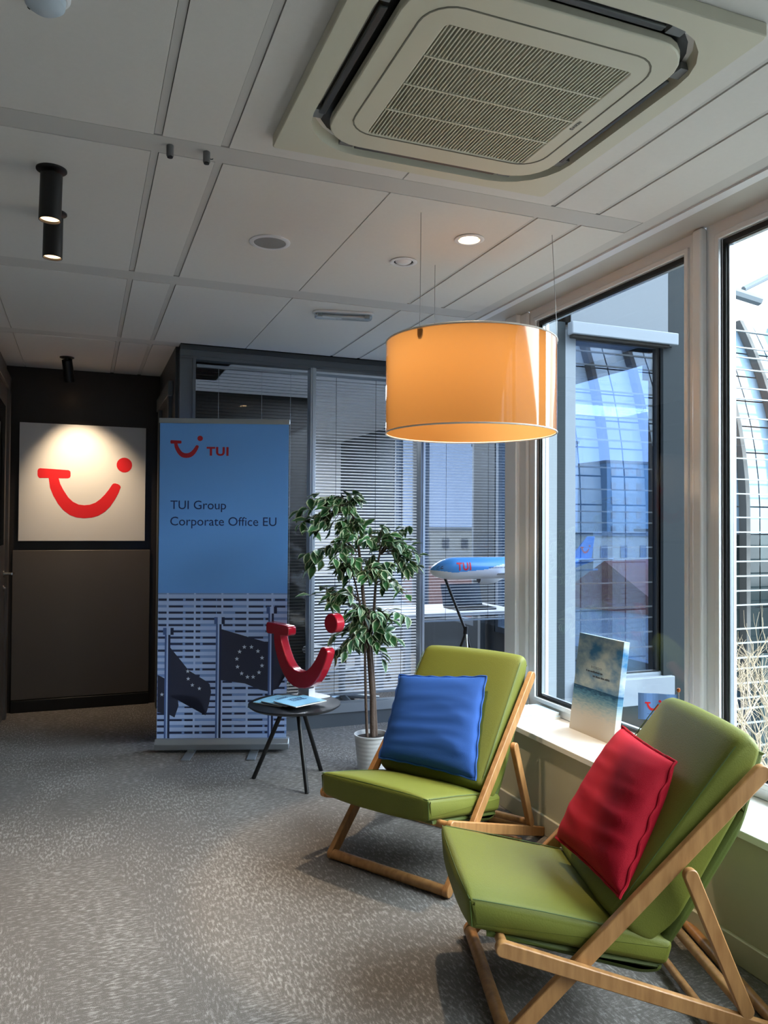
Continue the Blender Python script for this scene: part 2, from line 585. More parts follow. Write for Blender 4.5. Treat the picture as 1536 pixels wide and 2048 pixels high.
# glazed return of the bay (looks towards the camera, outdoors)
rw = MB()
rw.ring([(2.69, .36), (3.50, .36), (3.50, 2.64), (2.69, 2.64)], [(2.765, .545), (3.405, .545), (3.405, 2.60), (2.765, 2.60)], YB, YB + .08, 'xz')
rw.box(2.755, YB - .05, .36, 3.47, YB, .525)
M_outf = mat('outdoor_frame', '#67707b', .8, spec=.15)
win6 = rw.build('window_6', M_outf, bevel=.004)
struct(win6, 'white framed outer window of the bay', 'window')
MB().ring([(2.765, .545), (3.405, .545), (3.405, 2.60), (2.765, 2.60)], [(2.775, .555), (3.39, .555), (3.39, 2.59), (2.775, 2.59)], YB + .02, YB + .05, 'xz').build('gasket', M_gasket, win6)
MB().box(2.77, YB + .03, .55, 3.40, YB + .038, 2.595).build('pane', M_wintint, win6)
M_clad = mat('grey_cladding', '#6d757c', .8, spec=.15)
jb = MB().box(2.46, YB - .02, .36, 2.62, YB + .08, 3.3)
jb.cur = 1
jb.box(2.62, YB, .36, 2.69, YB + .08, 3.3)
struct(jb.build('wall_bay', [M_clad, mat('slate_cladding', '#262d32', .85, spec=.1)]), 'grey clad outer wall beside the bay window', 'wall')
dk = MB().box(3.405, YB - .02, .36, 3.50, YB + .12, 3.3).box(3.50, YB - .02, -.2, 3.60, YB + .12, 3.3)
struct(dk.build('trim_5', mat('dark_cladding', '#20262b', .85, spec=.1)), 'dark outer corner post of the bay', 'trim')
# outdoor roller screen, partly lowered over that window
scr = thing('roller_screen', 'pale outdoor roller screen lowered over the top of the bay window', 'screen', (3.06, YB - .04, 2.6))
MB().box(-.36, -.006, .06, .36, 0, .85).build('screen_fabric', mat('screen_fabric', '#596069', .9, spec=.1), scr)
MB().box(-.37, -.035, 0, .42, .02, .075).build('bottom_bar', M_outf, scr, bevel=.006)
MB().box(-.36, -.02, -.018, .36, .012, 0).build('bar_shade', M_dark, scr)  # dark strip stands in for the shade under the bar
MB().box(-.38, -.06, .85, .42, .03, 1.0).build('cassette', M_outf, scr, bevel=.01)

# outer wall of bay and next office (x = XB), with windows
owall = MB()
def xwall(y0, y1, z0, z1): owall.box(XB, y0, z0, XB + .12, y1, z1)
xwall(YB, YN, -.1, .50); xwall(YB, YN, 2.62, ZC + .12)
for a, b_ in ((YB + .12, 4.02), (5.32, 5.52), (6.25, 6.66), (7.95, 8.12), (8.72, YN)):
    xwall(a, b_, .5, 2.62)
struct(owall.build('wall_outer', mat('pillar_slate', '#2f373e', .6)), 'grey outer wall with tall windows beyond the partition', 'wall')
for k, (a, b_) in enumerate(((4.07, 5.32), (5.52, 6.25), (6.66, 7.95), (8.12, 8.72))):
    w = MB().ring([(a, .5), (b_, .5), (b_, 2.62), (a, 2.62)], [(a + .05, .55), (b_ - .05, .55), (b_ - .05, 2.57), (a + .05, 2.57)], XB + .01, XB + .09, 'yz').build('window_%d' % (7 + k), M_outf)
    struct(w, ['window in the outer wall of the bay', 'window beyond the partition beside the dark pillar', 'wide far window beyond the partition', 'narrow far window beyond the partition'][k], 'window')
    MB().box(XB + .045, a + .04, .54, XB + .053, b_ - .04, 2.58).build('pane', M_bay if k == 0 else M_solar2, w)

# left part and rear of the room
struct(MB().box(X0 - .1, Y0, 0, X0, 5.42, ZC).build('wall_left', mat('wall_greige', '#6f6963', .8)), 'unseen left wall in dark greige', 'wall')  # this and the rear wall, both unseen, are toned dark to cut bounce light
struct(MB().box(X0, Y0 - .1, 0, XW, Y0, ZC).build('wall_rear', MATS['wall_greige']), 'unseen rear wall in dark greige', 'wall')
struct(MB().box(X0, 5.42, 0, -.60, 5.52, ZC).build('wall_back', M_brown), 'taupe wall left of the corridor', 'wall')
struct(MB().box(-.70, 6.63, 0, .70, 6.73, ZC).build('wall_end', M_blackpanel), 'dark corridor end wall', 'wall')
pn = MB().box(-.50, 6.612, .095, .516, 6.63, 1.247)
struct(pn.build('trim_6', M_brown, bevel=.004), 'taupe lower panel of the corridor end wall', 'panel')
struct(MB().box(-.50, 6.60, 0, .516, 6.63, .092).build('baseboard_back', M_black, bevel=.004), 'black skirting of the corridor end wall', 'baseboard')
# corridor side walls with door leaf and frames
struct(MB().box(-.70, 5.52, 0, -.56, 6.63, ZC).build('wall_corridor_left', M_brown), 'taupe corridor wall at the left edge', 'wall')
dl = MB().box(-.56, 5.55, 0.01, -.535, 6.40, 2.45)
dl.box(-.56, 6.40, 0, -.515, 6.50, 2.55).box(-.56, 5.5, 2.45, -.515, 6.50, 2.55)
door = dl.build('door_1', M_brown, bevel=.003)
struct(door, 'dark door at the left edge of the corridor', 'door')
MB().box(-.533, 5.62, 1.3, -.529, 6.22, 2.3).build('pane', glass('door_glass', (.5, .52, .55), .2), door)
h = MB()
h.cyl((-.535, 6.31, 1.085), (-.48, 6.31, 1.085), .011, 12).tube([(-.48, 6.31, 1.085), (-.475, 6.33, 1.085), (-.475, 6.42, 1.083)], .0095, 10)
h.cyl((-.535, 6.31, 1.085), (-.528, 6.31, 1.085), .026, 20)
h.build('door_handle', M_chrome, door, smooth=True)
MB().cyl((-.535, 6.31, .98), (-.526, 6.31, .98), .024, 20).cyl((-.53, 6.31, .98), (-.515, 6.31, .98), .011, 14).build('lock_cylinder', M_chrome, door, smooth=True)
struct(MB().box(.58, 5.47, 0, .68, 6.63, ZC).build('wall_corridor_right', M_pgrey_d), 'dark grey corridor wall behind the banner', 'wall')
dr = MB().box(.555, 5.66, 0, .58, 5.76, 2.45).box(.555, 6.40, 0, .58, 6.50, 2.45).box(.545, 5.60, 2.36, .58, 6.52, 2.46)
struct(dr.build('door_2', M_pgrey, bevel=.003), 'grey door frame in the corridor behind the banner', 'door')

# ------------------------------------------------------------------ glass partition
pf = MB()
pf.box(.60, YP - .04, 2.60, XB, YP + .06, ZC)              # head
pf.cur = 1; pf.box(.60, YP - .055, 2.64, XB, YP + .065, ZC - .001); pf.cur = 0
pf.box(.60, YP - .03, 2.58, XB, YP + .05, 2.605)
pf.box(.60, YP - .03, 0.0, XB, YP + .05, .13)              # foot
pf.cur = 2; pf.box(1.30, YP - .04, .10, XB, YP + .05, .165); pf.cur = 0
pf.box(.60, YP - .03, .13, .685, YP + .05, 2.585)
pf.box(.685, YP - .036, .13, .705, YP + .05, 2.585)
part = pf.build('wall_partition', [M_pgrey, M_pgrey_d, M_alu])
struct(part, 'grey framed glass partition across the back of the room', 'wall')
for (xa, xb, mm) in ((1.514, 1.555, M_alu), (2.383, 2.418, M_alu), (3.40, 3.44, M_alu)):
    MB().box(xa, YP - .036, .165, xb, YP + .05, 2.585).box(xa + .012, YP - .042, .165, xb - .012, YP - .03, 2.585).build('mullion', mm, part, bevel=.002)
for (xa, xb) in ((.705, 1.514), (1.555, 2.383), (2.418, 3.40)):
    MB().box(xa, YP - .012, .165, xb, YP - .006, 2.585).build('pane', M_part, part)
    MB().box(xa, YP + .034, .165, xb, YP + .040, 2.585).build('pane', M_part, part)

M_slat = mat('blind_slat', '#d3d6d8', 0.5)
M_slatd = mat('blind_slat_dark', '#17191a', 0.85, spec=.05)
def blind(xa, xb, ztop, zbot, tilt, label, mm, pitch=.0225):
    t = thing('venetian_blind', label, 'blind', ((xa + xb) / 2, YP + .015, zbot))
    w = (xb - xa) / 2 - .012
    H = ztop - zbot
    MB().box(-w, -.012, H - .02, w, .012, H).build('headrail', M_alu, t)
    s = MB()
    z = pitch
    dy, dz = .0085 * math.cos(tilt), .0085 * math.sin(tilt)
    while z < H - .03:
        s.add([(-w, -dy, z - dz), (w, -dy, z - dz), (w, 0, z + .0012), (-w, 0, z + .0012), (w, dy, z + dz), (-w, dy, z + dz)], [(0, 1, 2, 3), (3, 2, 4, 5)])
        z += pitch
    s.build('slat_curtain', mm, t, norm=False)
    MB().box(-w, -.01, 0, w, .01, .012).build('bottom_rail', M_alu, t)
    for fx in (-.62, .15, .68):
        MB().box(fx * w - .0012, -.0112, .01, fx * w + .0012, -.0100, H - .02).build('ladder_cord', M_dark if mm is M_slat else M_alu, t)
    return t
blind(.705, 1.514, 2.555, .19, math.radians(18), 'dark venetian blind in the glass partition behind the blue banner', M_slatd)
blind(1.555, 2.383, 2.555, .215, math.radians(32), 'pale venetian blind in the glass partition behind the potted tree', M_slat)
blind(2.418, 3.40, 2.555, .72, math.radians(2), 'half transparent venetian blind in the partition behind the model aircraft', M_slat)

# ------------------------------------------------------------------ next office behind the partition
nx = MB()
nx.box(.68, YN, 0, XB + .12, YN + .1, ZC)
struct(nx.build('wall_office_back', mat('office_wall', '#c9cbcc', .8)), 'pale far wall of the office behind the partition', 'wall')
struct(MB().box(.58, 6.63, 0, .68, YN, ZC).build('wall_office_left', MATS['office_wall']), 'pale side wall of the office behind the partition', 'wall')
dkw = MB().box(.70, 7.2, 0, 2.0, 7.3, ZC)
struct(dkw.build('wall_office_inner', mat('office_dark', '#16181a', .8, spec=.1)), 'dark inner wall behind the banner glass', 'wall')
struct(MB().box(.6, YP + .06, ZC, XB + .12, YN + .1, ZC + .1).build('ceiling_office', MATS['office_wall']), 'ceiling of the office behind the partition', 'ceiling')
# desk
dk_ = thing('office_desk', 'white office desk seen through the partition below the model aircraft', 'desk', (2.95, 6.1, 0))
MB().box(-.54, -.35, .715, .54, .35, .745).build('desktop', M_white, dk_, bevel=.004)
for sx in (-.50, .50):
    for sy in (-.3, .3):
        MB().box(sx - .025, sy - .025, 0, sx + .025, sy + .025, .715).build('leg', M_alu, dk_)
lp = thing('laptop', 'dark laptop on the white desk behind the partition glass', 'laptop', (3.12, 6.0, .745))
MB().box(-.19, -.13, 0, .19, .13, .02).build('keyboard_base', M_black, lp, bevel=.004)
MB().box(-.19, -.006, 0, .19, .006, .19).build('screen', mat('dark_blue_plastic', '#1c2a3a', .35), lp, loc=(0, .13, .018), rot=(-.3, 0, 0))
def office_chair(x, y, rz, label):
    t = thing('office_chair', label, 'chair', (x, y, 0), rz, 'pale swivel chairs in the next office')
    f = mat('office_chair_shell', '#a9adb0', .5)
    MB().box(-.23, -.22, .44, .23, .24, .50).build('seat', f, t, bevel=.03, seg=3)
    b = MB()
    g = []
    for j in range(7):
        for i in range(7):
            u = -1 + 2 * i / 6; v = j / 6
            g.append((.22 * u * (1 - .25 * v * v), .24 + .05 * v - .05 * (1 - u * u) * 0 - .05 * u * u, .52 + .55 * v))
    fs = [(j * 7 + i, j * 7 + i + 1, (j + 1) * 7 + i + 1, (j + 1) * 7 + i) for j in range(6) for i in range(6)]
    b.add(g, fs)
    o = b.build('backrest', f, t, smooth=True)
    sd = o.modifiers.new('solid', 'SOLIDIFY'); sd.thickness = .035
    MB().cyl((0, 0, .06), (0, 0, .44), .028, 14).build('column', M_alu, t, smooth=True)
    for k in range(5):
        a = k * 2 * PI / 5
        MB().tube([(0, 0, .1), (.3 * math.cos(a), .3 * math.sin(a), .075)], [.025, .015], 8).build('base_arm', M_alu, t, smooth=True)
        MB().cyl((.3 * math.cos(a), .3 * math.sin(a) - .012, .03), (.3 * math.cos(a), .3 * math.sin(a) + .012, .03), .03, 14).build('castor', M_black, t, smooth=True)
    for sx in (-.27, .27):
        MB().tube([(sx, .12, .47), (sx, .12, .66), (sx, -.12, .67)], .016, 8).build('armrest', M_black, t, smooth=True)
    return t
office_chair(1.95, 5.95, 2.2, 'pale office swivel chair behind the partition glass, nearest the window')
office_chair(2.45, 7.0, 1.9, 'pale office swivel chair deeper in the office behind the potted tree')

for (lx_, ly_) in ((2.3, 6.6), (2.3, 8.8)):  # unseen fill lamps added to brighten the next office
    ll = bpy.data.lights.new('office_fill_light', 'AREA')
    ll.shape = 'RECTANGLE'; ll.size = 1.2; ll.size_y = .6; ll.energy = 45; ll.color = (.95, .97, 1.0)
    lo_ = bpy.data.objects.new('office_fill_light', ll)
    COL.objects.link(lo_)
    lo_.location = (lx_, ly_, ZC - .03)

# ------------------------------------------------------------------ ceiling fittings
# cassette air conditioner
AX, AY = 1.035, 1.895
M_ac = mat('ac_plastic', '#c9c5b2', 0.45)
M_acd = mat('ac_louvre', '#35383a', 0.4)
ac = thing('air_conditioner', 'square cream cassette air conditioner set in the ceiling', 'air conditioner', (AX, AY, ZC))
zb = -.035
o1 = rrect(-.495, -.495, .495, .495, .01, 6)
i1 = rrect(-.43, -.445, .44, .445, .20, 6)
fp = MB().ring(o1, i1, 0, zb)
# sloping beige lip going up into the slot
i1b = rrect(-.41, -.425, .42, .425, .19, 6)
n_ = len(i1)
fp.add([(p[0], p[1], zb) for p in i1] + [(p[0], p[1], .06) for p in i1b], [(i, (i + 1) % n_, n_ + (i + 1) % n_, n_ + i) for i in range(n_)])
fp.build('outer_frame', M_ac, ac, bevel=.004)
rec = MB()
rec.add([(p[0], p[1], -.004) for p in i1b], [tuple(range(n_))])
rec.build('recess', M_black, ac, norm=False)
ip_o = rrect(-.372, -.39, .39, .385, .125, 6)
ip_g = rrect(-.318, -.325, .335, .30, .085, 6)
ip_i = rrect(-.25, -.255, .283, .29, .012, 6)
ip = MB().ring(ip_o, ip_i, zb + .02, zb - .004)
ip.build('inner_panel', M_ac, ac, bevel=.004)
gro = MB().ring(ip_g, rrect(-.314, -.321, .331, .296, .082, 6), zb - .003, zb - .0055)
gro.build('panel_groove', mat('groove_shadow', '#6d6a5e', .8), ac)
sl_ = MB()
nsl = 50
for k in range(nsl):
    x = -.25 + (k + .5) * .533 / nsl
    sl_.box(x - .0019, -.255, zb - .003, x + .0019, .29, zb + .006)
for yy in (-.125, .008, .143):
    sl_.box(-.25, yy - .003, zb - .0045, .283, yy + .003, zb + .016)
sl_.build('intake_grille', M_ac, ac)
MB().box(-.25, -.255, .0, .283, .29, .004).build('filter', mat('filter_grey', '#171614', .9), ac)
def louvre(x0, y0, x1, y1):
    MB().box(x0, y0, zb + .008, x1, y1, zb + .016).build('louvre', M_acd, ac, bevel=.003)
louvre(-.412, -.24, -.392, .26); louvre(.405, -.24, .42, .26)
louvre(-.25, -.425, .25, -.405); louvre(-.25, .402, .25, .42)
for (cx, cy) in ((-.36, -.36), (.37, -.36), (-.36, .35), (.37, .35)):
    s = 1 if cx > 0 else -1; t_ = 1 if cy > 0 else -1
    cg = mat('corner_grey', '#6b6e70', .5)
    MB().box(cx + s * .035, cy - t_ * .105, zb + .012, cx + s * .068, cy - t_ * .06, zb + .03).build('corner_block', cg, ac)
    MB().box(cx - s * .105, cy + t_ * .04, zb + .012, cx - s * .06, cy + t_ * .07, zb + .03).build('corner_block', cg, ac)
bt = MB()
put_text(bt, 'DAIKIN', .05, lambda x, y: (.309 - y, .045 - x, zb - .0052), bold=.02)
bt.build('brand_mark', M_black, ac)

# pendant drum lamp
LX, LY, LZ0, LZ1, LR = 1.523, 2.930, 1.843, 2.225, .358
def shade_mat():
    m = bpy.data.materials.new('orange_shade')
    m.use_nodes = True
    n = m.node_tree; L = n.links; n.nodes.clear()
    o = n.nodes.new('ShaderNodeOutputMaterial')
    d = n.nodes.new('ShaderNodeBsdfDiffuse'); d.inputs[0].default_value = lin('#b17d44')
    t = n.nodes.new('ShaderNodeBsdfTranslucent'); t.inputs[0].default_value = lin('#a97a44')
    mx = n.nodes.new('ShaderNodeMixShader'); mx.inputs[0].default_value = .5
    L.new(d.outputs[0], mx.inputs[1]); L.new(t.outputs[0], mx.inputs[2])
    g = n.nodes.new('ShaderNodeBsdfGlossy'); g.inputs['Roughness'].default_value = .06
    f0 = n.nodes.new('ShaderNodeLayerWeight'); f0.inputs[0].default_value = .5
    f1 = n.nodes.new('ShaderNodeMath'); f1.operation = 'POWER'; f1.inputs[1].default_value = 4.0
    L.new(f0.outputs['Facing'], f1.inputs[0])
    f = n.nodes.new('ShaderNodeMath'); f.operation = 'MULTIPLY_ADD'; f.inputs[1].default_value = .9; f.inputs[2].default_value = .045
    L.new(f1.outputs[0], f.inputs[0])
    m2 = n.nodes.new('ShaderNodeMixShader')
    L.new(f.outputs[0], m2.inputs[0]); L.new(mx.outputs[0], m2.inputs[1]); L.new(g.outputs[0], m2.inputs[2])
    L.new(m2.outputs[0], o.inputs[0])
    return m
lamp = thing('pendant_lamp', 'large orange drum pendant lamp shade hung on thin wires above the green chairs', 'lamp', (LX, LY, LZ0))
Hs = LZ1 - LZ0
MB().lathe([(LR, 0), (LR, Hs)], n=96).build('lamp_shade', shade_mat(), lamp, smooth=True, norm=False)
lamp.children[0].data.polygons[0]
# drop the caps of the open drum
def open_drum(o):
    bm = bmesh.new(); bm.from_mesh(o.data)
    bmesh.ops.delete(bm, geom=[f for f in bm.faces if len(f.verts) > 4], context='FACES_ONLY')
    bm.to_mesh(o.data); bm.free()
open_drum(lamp.children[0])
M_rim = mat('shade_rim', '#d8cfc4', .4)
for nm, z in (('bottom_rim', 0), ('top_rim', Hs)):
    MB().tube([(LR * math.cos(a), LR * math.sin(a), z) for a in [2 * PI * i / 96 for i in range(96)]], .0035, 8, closed=True).build(nm, M_rim, lamp, smooth=True)
M_wire = mat('steel_wire', '#7d7c78', .4, metal=.6)
for k, (wx, wy) in enumerate(((1.213, 2.755), (1.520, 3.287), (1.815, 2.763))):
    a = math.atan2(wy - LY, wx - LX)
    px, py = (LR + .001) * math.cos(a), (LR + .001) * math.sin(a)
    MB().tube([(px, py, Hs - .01), (wx - LX, wy - LY, ZC - LZ0)], .0011, 6).build('suspension_wire', M_wire, lamp)
    ix, iy = (LR - .006) * math.cos(a), (LR - .006) * math.sin(a)
    e = Vector((-math.sin(a), math.cos(a), 0)) * .013
    MB().add([(ix + e.x, iy + e.y, Hs), (ix - e.x, iy - e.y, Hs), (ix - e.x, iy - e.y, Hs - .026), (ix - e.x * .7, iy - e.y * .7, Hs - .036), (ix, iy, Hs - .042), (ix + e.x * .7, iy + e.y * .7, Hs - .036), (ix + e.x, iy + e.y, Hs - .026)], [(0, 1, 2, 3, 4, 5, 6)]).build('wire_clip', M_alu, lamp)

# recessed downlights
M_glow = mat('lamp_glow', '#ffe2a8', .5, emit='#ffd9a0', emit_s=9)
def lightobj(name, kind, loc, energy, color, parent, target=None, **kw):
    l = bpy.data.lights.new(name, kind)
    l.energy = energy; l.color = color
    for k_, v_ in kw.items(): setattr(l, k_, v_)
    o = bpy.data.objects.new(name, l)
    COL.objects.link(o)
    o.parent = parent
    o.location = loc
    d = Vector(target if target else (0, 0, -1))
    o.rotation_euler = d.to_track_quat('-Z', 'Y').to_euler()
    return o
def downlight(x, y, label, lit):
    t = thing('recessed_downlight', label, 'ceiling light', (x, y, ZC))
    MB().lathe([(.062, -.001), (.064, -.004), (.058, -.007), (.046, -.006), (.044, .0), (.044, .008)], n=40).build('trim_ring', M_white, t, smooth=True)
    open_drum(t.children[0])
    MB().lathe([(.0, -.009 if lit else -.012), (.02, -.009 if lit else -.012), (.034, -.005), (.038, -.001)], n=32).build('bulb' if lit else 'eyeball', M_glow if lit else M_white, t, smooth=True)
    if not lit:
        MB().lathe([(.038, -.0012), (.044, -.0012)], n=32).build('gap', M_dark, t)
    return t
d1 = downlight(1.516, 2.934, 'lit recessed ceiling downlight above the orange lamp shade', True)
lightobj('downlight_beam', 'SPOT', (0, 0, -.02), 62, (1.0, .76, .50), d1, spot_size=math.radians(92), spot_blend=.6, shadow_soft_size=.03)
downlight(1.365, 3.298, 'unlit white recessed ceiling spotlight next to the lit downlight', False)

# ceiling loudspeaker
t = thing('ceiling_speaker', 'round flush ceiling loudspeaker with grey grille', 'speaker', (.737, 3.288, ZC))
MB().lathe([(.088, 0), (.088, -.004), (.080, -.007), (.069, -.006), (.068, -.001)], n=48).build('ring', M_white, t, smooth=True)
open_drum(t.children[0])
MB().lathe([(0, -.005), (.068, -.004)], n=48).build('grille', mat('speaker_grille', '#8e8e8d', .6, bump=(900, .4)), t)
# smoke detector at the top edge
t = thing('smoke_detector', 'white smoke detector at the top left edge of the ceiling', 'smoke detector', (-.095, 1.925, ZC))
MB().lathe([(.055, 0), (.055, -.012), (.048, -.018)], n=40).build('base', M_white, t, smooth=True)
MB().lathe([(.045, -.016), (.043, -.034), (.03, -.044), (0, -.046)], n=40).build('sensor_head', mat('detector_blue', '#b9c6d2', .4), t, smooth=True)
MB().cyl((-.03, .018, -.030), (-.036, .024, -.034), .004, 10).build('indicator', M_black, t)
# two small ceiling hooks
for k, (x, y) in enumerate(((.248, 2.572), (.364, 2.572))):
    t = thing('ceiling_magnet', 'small grey round clip under the ceiling strip, ' + ('the left one of the two' if k == 0 else 'the right one with a little pin'), 'ceiling clip', (x, y, ZC))
    MB().cyl((0, 0, .002), (0, 0, -.034), .0115, 20).build('body', mat('clip_grey', '#6a6a6a', .5), t, bevel=.002)
    MB().cyl((0, 0, -.034), (0, 0, -.038), .009, 16).build('tip', M_black, t)
    if k:
        MB().tube([(.008, 0, -.02), (.018, 0, -.02), (.021, 0, -.017)], .0016, 6).build('pin', M_black, t)
# emergency light
t = thing('emergency_light', 'slim clear ceiling emergency light fitting near the partition', 'emergency light', (1.378, 4.225, ZC), math.radians(-12))
MB().prism(rrect(-.175, -.05, .175, .05, .045), 0, -.012).build('base_plate', M_white, t, bevel=.003)
cov = MB().prism(rrect(-.165, -.04, .165, .04, .03), -.012, -.036).build('clear_cover', glass('clear_cover', (.82, .86, .88), .12), t, bevel=.006)
MB().cyl((-.12, 0, -.022), (.12, 0, -.022), .007, 12).build('tube', M_white, t, smooth=True)
for sx in (-.135, .135):
    MB().box(sx - .014, -.02, -.034, sx + .014, .02, -.012).build('lamp_holder', M_alu, t)

# black cylinder spots
def spot(x, y, tilt_target, label, energy, size):
    t = thing('cylinder_spotlight', label, 'spotlight', (x, y, ZC), 0, 'black cylinder ceiling spotlights')
    MB().lathe([(.050, 0), (.050, -.005), (.046, -.007)], n=40).build('flange', M_black, t, smooth=True)
    d = Vector(tilt_target).normalized()
    piv = Vector((0, 0, -.02))
    MB().cyl((0, 0, -.005), tuple(piv + d * .01), .012, 14).build('joint', M_black, t)
    b = MB()
    # tube pointing along d
    q = d.to_track_quat('Z', 'Y').to_matrix().to_4x4()
    b.M = Matrix.Translation(piv) @ q
    b.lathe([(.001, 0), (.036, 0), (.0365, .158), (.033, .158), (.031, .13), (.001, .125)], n=40)
    b.build('barrel', M_black, t, smooth=True)
    g = MB(); g.M = b.M
    g.lathe([(0, .148), (.032, .150)], n=32)
    g.build('bulb', mat('spot_glow', '#ffd9b0', .5, emit='#ffcf9a', emit_s=1.6), t)
    p = piv + d * .16
    lightobj('spot_beam', 'SPOT', tuple(p), energy, (1.0, .74, .48), t, target=tuple(d), spot_size=math.radians(size), spot_blend=1.0, shadow_soft_size=.025)
    return t
spot(-.115, 2.895, (-.02, -.0, -1), 'nearest black cylinder ceiling spotlight, at the left edge', 42, 62)
spot(-.122, 3.300, (-.01, 0, -1), 'black cylinder ceiling spotlight half hidden behind the nearest one', 34, 62)
spot(-.122, 6.130, (.13, .40, -.95), 'black cylinder ceiling spotlight tilted towards the red smile board', 34, 76)

# ------------------------------------------------------------------ smile board on the corridor end wall
bd = thing('logo_board', 'white square board with a red smile logo on the corridor end wall', 'sign', (.005, 6.628, 1.319))
MB().box(-.467, -.035, 0, .467, 0, .917).build('board', mat('board_white', '#e3e3e1', .5), bd, bevel=.002)
def board_pt(px, py, h):   # px,py measured on the board 657 x 620
    return ((px / 657 - .5) * .934, h, (1 - py / 620) * .917)
lg = MB()
whole, dot = logo_polys()
LW = (.745 + .0) * .934
def bfn(x, y):
    return (-.467 + .140 * .934 + x * LW, -.0362, .917 * .196 - .10 * LW + y * LW)
ngon_add(lg, whole, bfn); ngon_add(lg, dot, bfn)
lo = lg.build('smile_logo', M_red, bd)
sd = lo.modifiers.new('solid', 'SOLIDIFY'); sd.thickness = .002

# ------------------------------------------------------------------ roll-up banner
BO = Vector((.454, 5.182, 0)); BWv = Vector((.9488, -.3159, 0))
bn = thing('roll_up_banner', 'tall blue roll-up banner with red smile logo and flag picture', 'banner', BO, math.atan2(BWv.y, BWv.x))
# local x along the width 0..0.846, local -y is the front
MB().prism([(-.045, .022), (.05, .022), (.055, .05), (.03, .085), (-.03, .09), (-.055, .06)], 0, .846, 'yz').build('base_case', M_alu, bn, bevel=.004)
for fx in (.225, .625):
    MB().box(fx - .028, -.20, 0, fx + .028, .16, .008).build('foot', M_alu, bn, bevel=.003)
    MB().box(fx - .02, -.03, .005, fx + .02, .03, .03).build('foot_hinge', M_alu, bn)
MB().cyl((.42, .03, .05), (.42, .03, 2.11), .009, 12).build('support_pole', M_alu, bn, smooth=True)
MB().box(-.002, -.012, 2.105, .835, .014, 2.138).build('top_rail', M_alu, bn, bevel=.004)
bm_names = ['banner_blue', 'banner_pale', 'banner_mid', 'banner_navy', 'banner_flag', 'banner_red', 'banner_text', 'banner_star', 'banner_pole']
bcols = ['#6fb0ff', '#b2cdfa', '#7c9ddc', '#1f2c52', '#2b3149', '#b01c30', '#142a6e', '#d0e0f2', '#4a68a8']
bmats = [mat(a, c_, .55, noise=(1.2, .04) if i == 0 else None) for i, (a, c_) in enumerate(zip(bm_names, bcols))]
sh = MB()
SX0, SX1, SZ0, SZ1 = .004, .828, .06, 2.108
NSEG = 12
sh.box(SX0, -.004, SZ0, SX1, -.002, SZ1)
def bx(px): return SX0 + (px - 317.5) / (576 - 317.5) * (SX1 - SX0)
def bz(py): return SZ1 - (py - 846) / (1488 - 846) * (SZ1 - SZ0)
def cz(cx, cy): return bx(300 + cx / 5.12), bz(1180 + cy / 5.12)     # detail measured at 5.12x
lay = [0]
def bpoly(pts, mi, L):
    sh.cur = mi
    ngon_add(sh, pts, lambda x, y: (x, -.0042 - .0003 * L, y))
def brect(cx0, cy0, cx1, cy1, mi, L, skew=0.0):
    a = cz(cx0, cy0); b_ = cz(cx1, cy1)
    x0 = max(a[0], SX0); x1 = min(b_[0], SX1)
    if x1 <= x0: return
    k = skew * (x1 - x0)
    bpoly([(x0, b_[1]), (x1, b_[1] + k), (x1, a[1] + k), (x0, a[1])], mi, L)
# picture of a building with louvres: mid blue ground, pale slats, dark openings, pale posts
brect(90, 45, 1420, 1560, 2, 1)
cy = 60
row = 0
while cy < 1540:
    brect(90, cy, 1420, cy + 38, 1, 2)
    # dark openings between posts
    y0 = cy + 44
    xs_ = [95, 200, 352, 370, 470, 530, 548, 690, 752, 860, 878, 1000, 1015, 1175, 1190, 1255, 1285, 1400]
    for i in range(len(xs_) - 1):
        if rnd.random() < .72 and xs_[i + 1] - xs_[i] > 40:
            brect(xs_[i], y0, xs_[i + 1] - 8, y0 + 20, 3, 2)
    cy += 64 if row % 7 else 70
    row += 1
for cx in (188, 465, 745, 1005, 1258):
    brect(cx - 10, 45, cx + 10, 1560, 1, 3)
for yy in (345, 790, 1225):
    brect(90, yy, 1420, yy + 14, 1, 3)
# flags
def cpoly(pts, mi, L): bpoly([cz(*p) for p in pts][::-1], mi, L)
cpoly([(95, 885), (165, 920), (215, 1090), (300, 1120), (310, 1200), (270, 1320), (215, 1290), (95, 1265)], 4, 4)
cpoly([(215, 600), (330, 740), (410, 840), (580, 945), (625, 980), (640, 1060), (620, 1180), (605, 1240), (585, 1300), (575, 1240), (500, 1110), (330, 1085), (215, 1095)], 4, 5)
cpoly([(735, 415), (990, 490), (1180, 545), (1240, 545), (1240, 1060), (1140, 1040), (985, 975), (735, 940)], 4, 5)
cpoly([(1262, 330), (1345, 370), (1410, 380), (1410, 880), (1360, 870), (1320, 1030), (1262, 1050)], 4, 5)
def star(cx, cy, r, L=6):
    pts = []
    for k in range(10):
        a = -PI / 2 + k * PI / 5
        rr = r if k % 2 == 0 else r * .42
        pts.append((cx + rr * math.cos(a), cy + rr * math.sin(a)))
    cpoly(pts, 7, L)
for p in ((975, 600), (1048, 600), (1115, 643), (1158, 712), (1158, 792), (1128, 862), (1068, 908), (1010, 908), (950, 872), (907, 803), (900, 722), (927, 648)):
    star(p[0], p[1], 24)
for p in ((400, 848), (405, 925), (448, 990), (520, 1025), (140, 1085)):
    star(p[0], p[1], 22)
